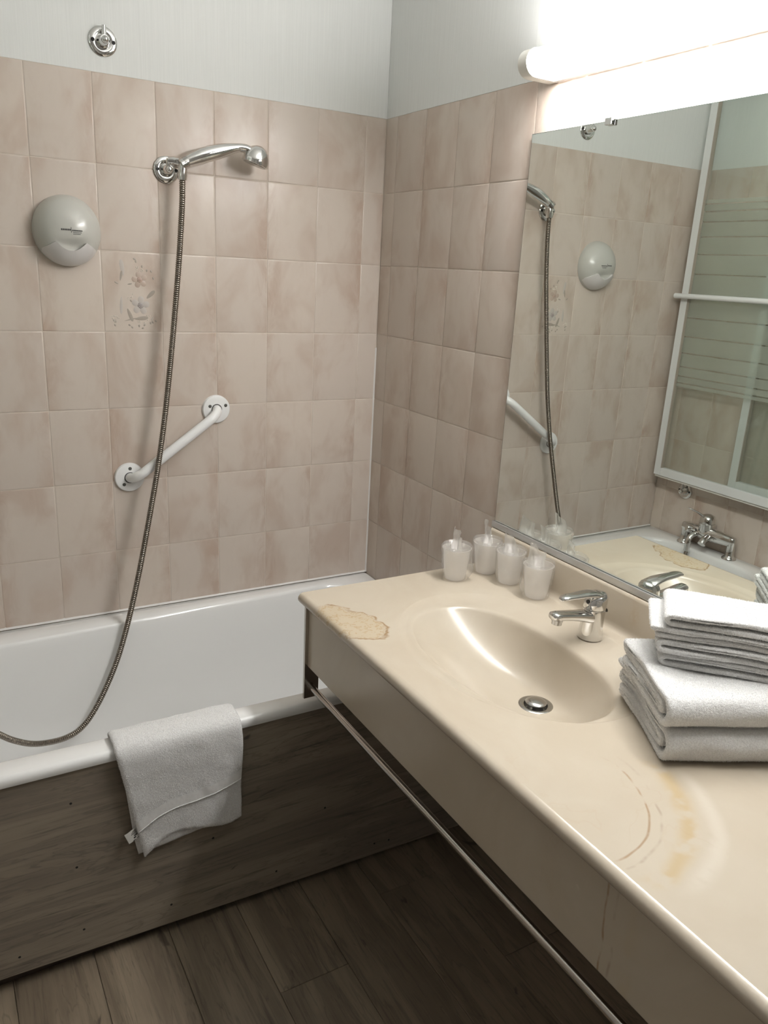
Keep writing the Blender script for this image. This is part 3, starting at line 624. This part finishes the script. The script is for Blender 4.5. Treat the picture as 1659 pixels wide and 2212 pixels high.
# ------------------------------------------------------------------ soap dispenser
dcn = Vector((-0.893, 0, 1.566))
dsp = thing('soap_dispenser', dcn, 'round pearl grey soap dispenser on the tiles beside the hand shower', 'soap dispenser')
HW, HH, DD = 0.0795, 0.0835, 0.060
def dome(u, v, lift=0.0):       # u, v in -1..1 across the front
    rr = min(1.0, math.hypot(u, v)); d_ = DD*(max(0.0, 1-rr**2.3))**0.55
    dish = 0.011*math.exp(-(((u-0.02)/0.42)**2+((v+0.42)/0.18)**2))
    return dcn+Vector((u*HW, -(0.004+d_-dish+lift), v*HH))
g = G(); n1, n2 = 72, 30; rings = [[dcn+Vector((math.cos(2*PI*j/n1)*HW, -0.0002, math.sin(2*PI*j/n1)*HH)) for j in range(n1)]]
for k in range(n2):
    rr = math.cos(PI/2*k/n2)
    rings.append([dome(math.cos(2*PI*j/n1)*rr, math.sin(2*PI*j/n1)*rr) for j in range(n1)])
g.loft(rings); body = obj('body', g, 'pearl', dsp, smooth=70)
def smile(u):                    # top edge of the button
    au = abs(u)
    return -0.55+0.24*(au/0.44)**2 if au < 0.44 else lerp(-0.31, -0.52, (au-0.44)/0.36)
g = G(); nu, nv = 60, 16
def bpt(a, b, lift):
    u = -0.79+1.58*a; lo = -math.sqrt(max(0, 0.995-u*u)); hi = max(smile(u), lo+0.002)
    v = lerp(hi, lo, b); return dome(u, v, lift)
def dome0(u, v, lift):
    rr = min(1.0, math.hypot(u, v)); return dcn+Vector((u*HW, -(0.004+DD*(max(0.0, 1-rr**2.3))**0.55+lift), v*HH))
def bpt2(a, b):
    u = -0.79+1.58*a; lo = -math.sqrt(max(0, 0.985-u*u)); hi = max(smile(u), lo+0.002)
    ed = min(1.0, a*14, (1-a)*14)
    return dome0(u, lerp(hi, lo, b), 0.0008+0.0050*ed*(1-0.6*b))
g.grid(nu, nv, bpt2)
k0 = len(g.v)
g.v += [Vector(bpt(i/nu, 0, -0.001)) for i in range(nu+1)]; g.f += [(i, k0+i, k0+i+1, i+1) for i in range(nu)]; g.mi += [0]*nu
obj('button', g, 'pearl_button', dsp, smooth=40)
g = G()                          # illegible maker's print: little strokes
random.seed(11)
def stroke(u, v, w_, h_):
    c_ = [dome0(u, v, .0005), dome0(u+w_, v, .0005), dome0(u+w_, v+h_, .0005), dome0(u, v+h_, .0005)]; g.add(c_, [(0, 1, 2, 3)])
for k in range(6): stroke(-0.28+k*0.047, 0.0, 0.036, 0.045); 
stroke(0.0, -0.055, 0.014, 0.15)
for k in range(9): stroke(0.03+k*0.034, -0.01, 0.027, 0.036)
for r_ in range(2):
    for k in range(7 if r_ == 0 else 6): stroke(0.06+k*0.036+r_*0.0, -0.055-r_*0.042, 0.026, 0.018)
obj('print', g, 'ink', body, smooth=0)

# ------------------------------------------------------------------ bath mixer on the end rim
mx = thing('bath_mixer', (-1.357, -0.32, 0.53), 'chrome bath mixer standing on the tub end, seen in the mirror', 'mixer tap')
for y in (-0.425, -0.215):
    obj('pillar', G().lathe((-1.357, y, 0.5302), (0, 0, 1), [(.0270, 0), (.0265, .004), (.0200, .0095), (.0155, .014), (.0150, .055), (.017, .058), (.0175, .078), (.014, .083), (0, .084)], 28), 'chrome', mx, smooth=45)
obj('mixer_body', G().tube([(-1.357, -0.205, 0.597), (-1.357, -0.222, 0.597), (-1.356, -0.27, 0.597), (-1.352, -0.32, 0.598), (-1.356, -0.37, 0.598), (-1.357, -0.418, 0.598), (-1.357, -0.436, 0.598)], [.016, .021, .025, .029, .025, .021, .015], 24), 'chrome', mx, smooth=60)
obj('mixer_cartridge', G().lathe((-1.352, -0.312, 0.604), (0.05, 0, 1), [(.029, 0), (.0305, .012), (.0305, .036), (.0292, .0365), (.0292, .038), (.0302, .039), (.0295, .053), (.024, .064), (.013, .070), (0, .071)], 32), 'chrome', mx, smooth=45)
obj('mixer_lever', G().loft([[(-1.352+rx*math.cos(2*PI*k/16)*0+dx, y+ry*math.cos(2*PI*k/16), z+rz*math.sin(2*PI*k/16)) for k in range(16)] for (dx, y, z, rx, ry, rz) in ((0.004, -0.312, .655, 0, .016, .007), (.022, -.300, .668, 0, .013, .005), (.045, -.285, .684, 0, .011, .004), (.066, -.272, .694, 0, .009, .003), (.072, -.269, .696, 0, .005, .0015))]), 'chrome', mx, smooth=60)
obj('mixer_spout', G().tube(bez([(-1.352, -0.335, .592), (-1.325, -.340, .590), (-1.300, -.345, .583), (-1.288, -.347, .572)], 6), 0.0145, 18), 'chrome', mx, smooth=60)
obj('hose_outlet', G().tube([(-1.352, -0.285, .592), (-1.325, -.281, .588), (-1.303, -.280, .575), (-1.296, -.280, .555), (-1.296, -.280, .5225)], [.014, .013, .012, .0115, .0115], 18), 'chrome', mx, smooth=60)
obj('diverter_knob', G().lathe((-1.340, -0.272, .600), (0.75, 0.4, .2), [(.009, 0), (.009, .018), (.0145, .020), (.0145, .036), (.012, .039), (0, .0395)], 24), 'chrome', mx, smooth=45)

# ------------------------------------------------------------------ bath screen folded against the end wall
scn = thing('bath_screen', (-1.35, -0.36, 0.775), 'white framed glass bath screen with frosted stripes, seen in the mirror', 'bath screen')
SX, ZB, ZT = -1.331, 0.775, 2.20
def frame(name, x, ya, yb, zb, zt, wd=0.032, th=0.022):
    f_ = obj(name, G().box(x-th/2, x+th/2, ya-wd, ya, zb, zt).box(x-th/2, x+th/2, yb, yb+wd, zb, zt).box(x-th/2, x+th/2, yb+wd, ya-wd, zb, zb+wd).box(x-th/2, x+th/2, yb+wd, ya-wd, zt-wd, zt), 'screen_frame', scn, smooth=0, bevel=0.0012)
    gl_ = obj('pane', G().box(x-0.0025, x+0.0025, yb+wd-0.004, ya-wd+0.004, zb+wd-0.004, zt-wd+0.004), 'screen_glass', f_, smooth=0)
    obj('seal', G().box(x-0.004, x+0.013, ya-wd-0.0045, ya-wd-0.0005, zb+wd, zt-wd), 'leaf_grey', f_, smooth=0)
    return f_
f1 = frame('front_frame', SX, -0.044, -0.640, ZB, ZT)
f2 = frame('rear_frame', SX-0.030, -0.367, -0.668, ZB+0.022, ZT-0.01)
cz = 1.478; offs = [0.0, 0.080, 0.150, 0.212, 0.264, 0.300, 0.326]
lines = sorted([cz-o_ for o_ in offs[1:]]+[cz]+[cz+o_ for o_ in offs[1:]])
lines = [lines[0]-0.017]+lines+[lines[-1]+0.017]
for a, b in zip(lines[:-1], lines[1:]):
    obj('frosted_band', G().box(SX+0.0026, SX+0.0030, -0.611, -0.081, a+0.0022, b-0.0022), 'frosted_band', f1, smooth=0)
obj('towel_bar', G().tube([(SX+0.038, -0.038, 1.477), (SX+0.038, -0.640, 1.477)], 0.0095, 18), 'screen_frame', scn, smooth=50)
for y in (-0.056, -0.622): obj('bar_post', G().tube([(SX+0.0105, y, 1.477), (SX+0.036, y, 1.477)], 0.007, 14), 'screen_frame', scn, smooth=50)
obj('wall_profile', G().box(XL+0.001, SX-0.012, -0.700, -0.669, ZB+0.01, ZT), 'screen_frame', scn, smooth=0, bevel=0.0012)
obj('hinge_rail', G().box(SX-0.011, SX+0.011, -0.668, -0.6405, ZB, ZT), 'screen_frame', scn, smooth=0, bevel=0.0012)
obj('drip_strip', G().box(SX-0.003, SX+0.004, -0.638, -0.046, ZB-0.009, ZB), 'white_plastic', scn, smooth=0)

# ------------------------------------------------------------------ wrapped cups
def cup(cx, cy, label, seed, ear_ang, ear_h, ear_w, flare):
    c = Vector((cx, cy, CT)); t_ = thing('wrapped_cup', c, label, 'cup', 'film wrapped tumblers on the vanity'); H_ = 0.080; r0, r1 = 0.0255, 0.0345
    R_ = lambda h: lerp(r0, r1, h/H_)
    prof = [(0, 0.0008), (r0-.003, 0.0008), (r0, 0.003)]+[(R_(h), h) for h in (0.02, 0.04, 0.06, 0.077)]+[(r1+.0012, 0.0795), (r1, H_), (r1-.0012, .0795)]+[(R_(h)-.0012, h) for h in (0.06, 0.04, 0.02, 0.006)]+[(r0-.004, 0.0035), (0, 0.0035)]
    obj('tumbler', G().lathe(c, (0, 0, 1), prof, 36), 'cup_plastic', t_, smooth=50)
    random.seed(seed); g = G(); n_, m_ = 40, 16; fl = Vector((math.cos(flare), math.sin(flare), 0))
    def fn(a, b):
        th = 2*PI*a; h = 0.0015+0.086*b; d_ = Vector((math.cos(th), math.sin(th), 0))
        w_ = 0.0026+0.0022*(nz((d_.x*2, d_.y*2, h*30), 1.6, seed)+0.5)+0.0012*abs(nz((d_.x*6, d_.y*6, h*70), 1.5, seed+3))
        bulge = max(0, d_.dot(fl))**6*0.011*math.exp(-((h-0.028)/0.02)**2)
        rr = R_(min(h, H_))+w_*(1.0 if b < 0.97 else 0.2)+bulge
        return c+d_*rr+Vector((0, 0, h))
    g.grid(n_, m_, fn)
    # film folded over the mouth and dipping into the cup
    def fn2(a, b):
        th = 2*PI*a; d_ = Vector((math.cos(th), math.sin(th), 0)); rr = lerp(r1+0.0012, 0.006, b)
        return c+d_*rr+Vector((0, 0, 0.0875-0.016*math.sin(b*PI*0.5)-0.016*b+0.003*nz((d_.x*3, d_.y*3, b*3), 1.7, seed+5)))
    g.grid(n_, 7, fn2)
    wrap = obj('film_wrapper', g, 'wrap_film', t_, smooth=80, weld=True)
    # the twisted ear of film standing up out of the mouth
    ed = Vector((math.cos(ear_ang), math.sin(ear_ang), 0)); ep = Vector((-ed.y, ed.x, 0))
    def fe(a, b):
        u = a-0.5; taper = lerp(1.0, 0.80, b)*(0.55+0.45*min(1.0, b*2.2)) ; z = 0.028+(ear_h+0.052)*b
        wv = 0.004*math.sin(u*9+seed+b*3)+0.005*nz((a*2, b*3, seed), 1.5, seed+8)
        tilt = 0.010*b*math.sin(seed*1.7)+0.003*math.sin(b*5+seed)
        return c+ed*(u*ear_w*taper+tilt)+ep*(wv+0.004*(1-b))+Vector((0, 0, z+0.016*u*b+0.002*math.sin(u*8+seed)*b))
    obj('film_ear', G().grid(12, 16, fe), 'ear_film', wrap, smooth=80)
cup(-0.168, -0.733, 'film wrapped plastic cup farthest left, nearest the bathtub', 2, 1.42, 0.040, 0.048, -0.8)
cup(-0.071, -0.728, 'film wrapped plastic cup in the corner by the mirror end', 5, 1.30, 0.042, 0.050, -0.3)
cup(-0.060, -0.806, 'film wrapped plastic cup third from the left, with film bulging on its left side', 9, 1.72, 0.038, 0.052, 3.4)
cup(-0.057, -0.902, 'film wrapped plastic cup nearest the washbasin tap', 12, 1.85, 0.038, 0.052, 3.0)

# ------------------------------------------------------------------ folded towels
def ribbon(pts, th):
    P = [Vector((a, b)) for a, b in pts]; n = len(P); L_, R_ = [], []
    for i in range(n):
        T_ = (P[min(i+1, n-1)]-P[max(i-1, 0)]).normalized(); N_ = Vector((-T_.y, T_.x)); L_.append((P[i], N_)); 
    return L_
def fold_path(layers, th, w_, first='front', r_in=0.0, slop=None, seed=0):
    """centre line of a cloth folded to and fro: layers at rising heights between s=0 and s=w_"""
    pts = []; nst = 26
    for i, (h, s0, s1) in enumerate(layers):
        fwd = (i % 2 == 0)
        seg = [(lerp(s0, s1, k/nst) if fwd else lerp(s1, s0, k/nst), h) for k in range(nst+1)]
        if pts:
            (xa, ha), (xb, hb) = pts[-1], seg[0]; r_ = (hb-ha)/2; sgn = 1 if not fwd else -1
            for k in range(1, 8):
                a = -PI/2+PI*k/8; pts.append((lerp(xa, xb, k/8)+sgn*r_*math.cos(a)*0.95, (ha+hb)/2+r_*math.sin(a)))
        pts += seg
    return pts
def cloth_solid(name, pts, th, length, origin, e_s, e_l, seed, parent=None, rough=0.0006, wave=0.004, sag=None, nl=60):
    """extrude the folded ribbon pts (s, z) along e_l"""
    rb = ribbon(pts, th); n = len(rb); g = G(); origin = Vector(origin); e_s = Vector(e_s); e_l = Vector(e_l); rings = []
    stations = [0, 0.0006, 0.002, 0.0045]+[0.0045+(length-0.009)*k/nl for k in range(1, nl)]+[length-0.0045, length-0.002, length-0.0006, length]
    for l_ in stations:
        e = min(l_, length-l_); sc = 1.0 if e >= 0.0045 else math.sqrt(max(0.0, 1-((0.0045-e)/0.0045)**2))*0.75+0.25
        out = []
        def P3(s, z, key):
            p = Vector((s*14, z*55, l_*12)); dz = wave*(0.75*nz((s*11, l_*10, 0), 0.9, 77)+0.22*nz(p, 0.8, seed))*min(1, (z+origin.z-0.806)/0.03+0.05); ds = wave*0.8*nz(p, 0.9, seed+4)
            dl = 0.006*nz((s*9, z*40, 0), 1.3, seed+9)*(1 if l_ < length/2 else 0)*max(0, 1-l_/0.03)
            zz_ = z+dz
            if sag: zz_ = sag(s, l_, zz_)
            f = rough*nz((s*400, z*400, l_*400), 1.0, seed+2)
            return origin+e_s*(s+ds)+e_l*(l_+dl)+Vector((0, 0, zz_+f))
        hw = th/2*sc
        for (p, N_) in rb: out.append(P3(p.x+N_.x*hw, p.y+N_.y*hw, 0))
        tip = rb[-1][0]; T_ = Vector((rb[-1][1].y, -rb[-1][1].x))
        for k in (1, 2, 3):
            a = PI/2-PI*k/4; d_ = T_*math.cos(a)+rb[-1][1]*math.sin(a); out.append(P3(tip.x+d_.x*hw, tip.y+d_.y*hw, 0))
        for (p, N_) in reversed(rb): out.append(P3(p.x-N_.x*hw, p.y-N_.y*hw, 0))
        tip = rb[0][0]; T_ = Vector((rb[0][1].y, -rb[0][1].x))
        for k in (1, 2, 3):
            a = -PI/2-PI*k/4; d_ = T_*math.cos(a)+rb[0][1]*math.sin(a); out.append(P3(tip.x+d_.x*hw, tip.y+d_.y*hw, 0))
        rings.append(out)
    g.loft(rings)
    o = obj(name, g, 'terry', parent, smooth=180, org=None if parent else tuple(origin))
    return o

def pile(o, density, length, seed, keep=None):
    """short loops of towelling all over a towel: too fine to count"""
    import numpy as np
    me = o.data; me.calc_loop_triangles(); nt = len(me.loop_triangles)
    tri = np.empty(nt*3, dtype=np.int32); me.loop_triangles.foreach_get('vertices', tri); tri = tri.reshape(-1, 3)
    co = np.empty(len(me.vertices)*3, dtype=np.float32); me.vertices.foreach_get('co', co); co = co.reshape(-1, 3)
    A, B, C_ = co[tri[:, 0]], co[tri[:, 1]], co[tri[:, 2]]; nn_ = np.cross(B-A, C_-A); ar = np.linalg.norm(nn_, axis=1)/2; nn_ /= (2*ar[:, None]+1e-12)
    if keep is not None: ar = ar*keep((A+B+C_)/3, nn_)
    rng = np.random.default_rng(seed); n = int(ar.sum()*1e6*density); ids = rng.choice(nt, n, p=ar/ar.sum())
    r1, r2_ = np.sqrt(rng.random(n)), rng.random(n)
    P_ = A[ids]*(1-r1)[:, None]+B[ids]*(r1*(1-r2_))[:, None]+C_[ids]*(r1*r2_)[:, None]; N_ = nn_[ids]
    rd = rng.normal(size=(n, 3)); sd_ = np.cross(N_, rd); sd_ /= (np.linalg.norm(sd_, axis=1)[:, None]+1e-9)
    L_ = length*(0.5+rng.random(n))[:, None]; tip = P_+N_*L_+rd*length*0.35; hw = 0.00042
    vs_ = np.stack([P_-sd_*hw-N_*0.0003, P_+sd_*hw-N_*0.0003, tip], 1).reshape(-1, 3)
    m2 = bpy.data.meshes.new('pile'); m2.from_pydata(vs_.tolist(), [], np.arange(n*3).reshape(-1, 3).tolist()); m2.materials.append(MAT['terry_pile'])
    c = bpy.data.objects.new('pile', m2); COL.objects.link(c); c.parent = o; c['kind'] = 'stuff'; ORIG[c.name] = ORIG[o.name]
ang = math.radians(-27.8); eu = Vector((math.cos(ang), math.sin(ang), 0)); ev = Vector((-math.sin(ang), math.cos(ang), 0))
BO = Vector((-0.312, -1.500, CT))
def bath(label, dz, seed, du, dv, hs_, sag=None):
    h = hs_; s = 0.0125
    layers = [(s*0.52, 0.214, 0.026), (s*0.52+3*h, 0.205, 0.028)]
    # spiral: bottom layer to the front, round the fold, back along the top, then tucked in twice
    pts = []
    n_ = 28
    pts += [(lerp(0.212, 0.020, k/n_), s*0.52) for k in range(n_+1)]
    R_ = 1.5*h
    for k in range(1, 12):
        a = -PI/2-PI*k/12; pts.append((0.020+R_*math.cos(a)*0.98, s*0.52+R_+R_*math.sin(a)))
    pts += [(lerp(0.020, 0.206, k/n_), s*0.52+3*h) for k in range(n_+1)]
    for k in range(1, 6):
        a = PI/2-PI*k/6; pts.append((0.206+0.5*h*math.cos(a), s*0.52+2.5*h+0.5*h*math.sin(a)))
    pts += [(lerp(0.206, 0.032, k/n_), s*0.52+2*h) for k in range(n_+1)]
    for k in range(1, 6):
        a = PI/2+PI*k/6; pts.append((0.032+0.5*h*math.cos(a), s*0.52+1.5*h+0.5*h*math.sin(a)))
    pts += [(lerp(0.032, 0.200, k/n_), s*0.52+h) for k in range(n_+1)]
    o = cloth_solid('bath_towel', pts, s, 0.205, BO+eu*du+ev*dv+Vector((0, 0, dz)), ev, eu, seed, wave=0.0045, sag=sag)
    tag(o, label, 'towel', 'folded bath towels on the vanity'); pile(o, 0.45, 0.0013, seed); return o
bath('lower folded white bath towel lying on the vanity under the stack', 0.0012, 3, 0.0, 0.0, 0.0145)
bath('upper folded white bath towel, just below the small towels', 0.0590, 8, -0.004, 0.004, 0.0128)
ang2 = math.radians(-47); du_ = Vector((math.cos(ang2), math.sin(ang2), 0)); dn_ = Vector((-math.sin(ang2), math.cos(ang2), 0))
SO = Vector((-0.244, -1.405, CT+0.1105))
def hand(label, dz, seed, ds, dn, kind, droop, L_=0.200):
    th = 0.0092; h = 0.0105; pts = []; n_ = 26; w_ = 0.205
    if kind == 'loop':      # fold at the left
        pts += [(lerp(w_, 0.012, k/n_), th*0.5) for k in range(n_+1)]
        for k in range(1, 8):
            a = -PI/2-PI*k/8; pts.append((0.012+0.5*(h+.003)*math.cos(a)*1.3, th*0.5+0.5*(h+.003)+0.5*(h+.003)*math.sin(a)))
        pts += [(lerp(0.012, w_, k/n_), th*0.5+h+.003) for k in range(n_+1)]
    else:                   # open hems at the left, fold at the right
        pts += [(lerp(0.004, w_, k/n_), th*0.5) for k in range(n_+1)]
        for k in range(1, 8):
            a = -PI/2+PI*k/8; pts.append((w_+0.5*h*math.cos(a), th*0.5+0.5*h+0.5*h*math.sin(a)))
        pts += [(lerp(w_, -0.004, k/n_), th*0.5+h) for k in range(n_+1)]
    sag = lambda s, l_, z: z-droop*(max(0, l_-0.05)/0.1)**1.3*0.6-0.012*(max(0, s-0.06)/0.14)**2*0
    o = cloth_solid('hand_towel', pts, th, L_-0.065, SO+du_*ds+dn_*dn+Vector((0, 0, dz)), du_, dn_, seed, wave=0.0050, sag=sag)
    tag(o, label, 'towel', 'small folded towels on top of the stack'); pile(o, 0.45, 0.0012, seed); return o
hand('small folded white towel at the bottom of the upper stack', 0.000, 21, 0.004, 0.0, 'loop', 0.004)
hand('small folded white towel second from the bottom of the upper stack', 0.0245, 22, -0.004, -0.002, 'loop', 0.007)
hand('small folded white towel with open hems, just below the topmost one', 0.0490, 23, -0.008, 0.002, 'hem', 0.010)
hand('topmost small folded white towel with a rounded fold at its left', 0.0715, 24, 0.004, 0.0, 'loop', 0.014)

# ------------------------------------------------------------------ towel over the bath rim
tw = thing('bath_mat', (-0.845, -0.68, 0.54), 'white towelling mat hanging over the front rim of the bathtub', 'bath mat')
def drape(gap):       # profile from inside the tub over the rim and down: list of (y, z)
    p = [(-0.612-0.0*gap, 0.440), (-0.6235, 0.480), (-0.6275+gap*0.6, 0.512), (-0.632+gap*0.5, 0.5275+gap*0.8), (-0.643, 0.5335+gap), (-0.660, 0.5335+gap), (-0.678, 0.5330+gap), (-0.690-gap*0.6, 0.5275+gap*0.7), (-0.6945-gap, 0.515), (-0.696-gap, 0.49), (-0.695-gap, 0.44), (-0.694-gap, 0.39), (-0.693-gap, 0.33), (-0.692-gap, 0.28), (-0.692-gap, 0.23)]
    return bez([(0, y, z) for y, z in p], 8)
def towel_sheet(name, gap, th, x_l, x_r, zbot, mats, parent, seed, nx=90, nvv=130, amp=0.004, taper=0.0):
    pr_ = drape(gap); ln_ = [0.0]
    for a, b in zip(pr_[:-1], pr_[1:]): ln_.append(ln_[-1]+(b-a).length)
    def at_len(s):
        s = min(s, ln_[-1]-1e-6); k = 0
        lo, hi = 0, len(ln_)-1
        while hi-lo > 1:
            m_ = (lo+hi)//2
            if ln_[m_] <= s: lo = m_
            else: hi = m_
        f = (s-ln_[lo])/(ln_[lo+1]-ln_[lo]); p = pr_[lo].lerp(pr_[lo+1], f); T_ = (pr_[lo+1]-pr_[lo]).normalized(); return p, Vector((0, T_.z, -T_.y))
    def s_of_z(z):        # arc length on the outer side at height z
        best = min(range(len(pr_)), key=lambda i: abs(pr_[i].z-z)+(9 if pr_[i].y > -0.685 else 0)); return ln_[best]+(pr_[best].z-z)
    def fn(a, b, off):
        s_end = s_of_z(zbot(a)); s = b*s_end; p, N_ = at_len(s); hang = max(0.0, min(1.0, (0.50-p.z)/0.2)) if p.y < -0.685 else 0
        x = lerp(x_l(hang, p.z), x_r(hang, p.z), a)
        w_ = amp*hang*(math.sin(a*7+seed)*0.5+1.2*nz((a*2.2, b*3, 0), 1.2, seed))+0.0016*nz((a*9, b*12, 0), 1.0, seed+3)
        w_ = max(w_, -0.001)
        f_ = 0.0004*nz((x*260, s*260, off*90), 1.0, seed+5)
        edge = min(1.0, min(a, 1-a)*nx/3.0, (1-b)*nvv/3.0); tt = th*(0.35+0.65*math.sqrt(max(0, edge)))*off
        return Vector((x, p.y, p.z))+N_*(w_+f_+tt)
    g = G(); nv1 = nvv
    if len(mats) > 1:
        z_of = lambda a, b: None
    g.grid(nx, nvv, lambda a, b: fn(a, b, 1.0)); k0 = len(g.v)
    g.grid(nx, nvv, lambda a, b: fn(a, b, 0.0))
    W_ = nx+1
    rim = [i for i in range(W_)]+[j*W_+nx for j in range(1, nvv+1)]+[nvv*W_+i for i in range(nx-1, -1, -1)]+[j*W_ for j in range(nvv-1, 0, -1)]
    for i in range(len(rim)):
        a, b = rim[i], rim[(i+1) % len(rim)]; g.f.append((a, b, k0+b, k0+a)); g.mi.append(0)
    return obj(name, g, mats, parent, smooth=180), fn, s_of_z
zb1 = lambda a: [0.252, 0.268, 0.283, 0.291, 0.293, 0.290, 0.284, 0.279, 0.274, 0.275, 0.284][min(10, int(a*10))]*(1-(a*10 % 1))+[0.252, 0.268, 0.283, 0.291, 0.293, 0.290, 0.284, 0.279, 0.274, 0.275, 0.284][min(10, int(a*10)+1)]*(a*10 % 1) if a < 1 else 0.284
xl = lambda h, z: -0.976+0.050*max(0, (0.53-z)/0.28)
xr = lambda h, z: -0.702+0.002*math.sin(z*30)-0.004*max(0, (0.33-z)/0.05)
back, _, _ = towel_sheet('rear_layer', 0.0, 0.0055, lambda h, z: xl(h, z)+0.006-0.016*h, lambda h, z: xr(h, z)-0.022, lambda a: 0.258+0.024*a-0.0*a, ['terry'], tw, 31, nx=70, nvv=90, amp=0.002)
front, ffn, s_of = towel_sheet('front_layer', 0.0070, 0.0065, xl, xr, zb1, ['terry'], tw, 33)
pile(front, 0.40, 0.0012, 51, keep=lambda c_, n_: (n_[:, 1] < 0.2)*1.0)
# flat woven band and its bright lower edge
zband = lambda a: lerp(0.348, 0.414, a)+0.012*math.sin(a*PI*1.0)+0.008*math.sin(a*2*PI+0.3)
g = G()
def band(a, b, w_, lift):
    z = zband(a)-w_*b; s = s_of(z)/s_of(zb1(a)); p = ffn(a, min(1, s), 1.0); q_ = ffn(a, min(1, s), 0.0); return p+(p-q_).normalized()*lift
obj('woven_band', G().grid(90, 8, lambda a, b: band(0.006+a*0.988, b, 0.024, 0.0026)), 'towel_band', front, smooth=180)
obj('hem_cord', G().tube([band(0.01+0.98*k/80, 1, 0.0255, 0.0026) for k in range(81)], 0.0013, 8), 'terry', front, smooth=80)
# care tag
o_ = Vector((-0.9395, -0.7000, 0.338)); tu = Vector((-0.86, -0.08, -0.30)).normalized(); tv = Vector((0.34, 0, -0.94)).normalized()
def tg(a, b, lift=0): return o_+tu*(0.026*a+0.004)+tv*(0.027*b)+Vector((0, -0.004*math.sin(a*2)-lift, 0))
tagm = obj('care_tag', G().grid(6, 4, lambda a, b: tg(a, b)).grid(6, 4, lambda a, b: tg(a, b, -0.0006)), 'tag_cloth', tw, smooth=60, label='small white care tag with dark print')
g = G()
for (a, b, w_, h_) in ((0.05, .12, .30, .05), (.05, .22, .42, .05), (.05, .34, .5, .06), (.05, .46, .34, .05), (.08, .56, .30, .10), (.28, .70, .20, .12), (.0, .93, .62, .055)):
    g.add([tg(a, b, .0004), tg(a+w_, b, .0004), tg(a+w_, b+h_, .0004), tg(a, b+h_, .0004)], [(0, 1, 2, 3)])
obj('tag_print', g, 'dark', tagm, smooth=0)
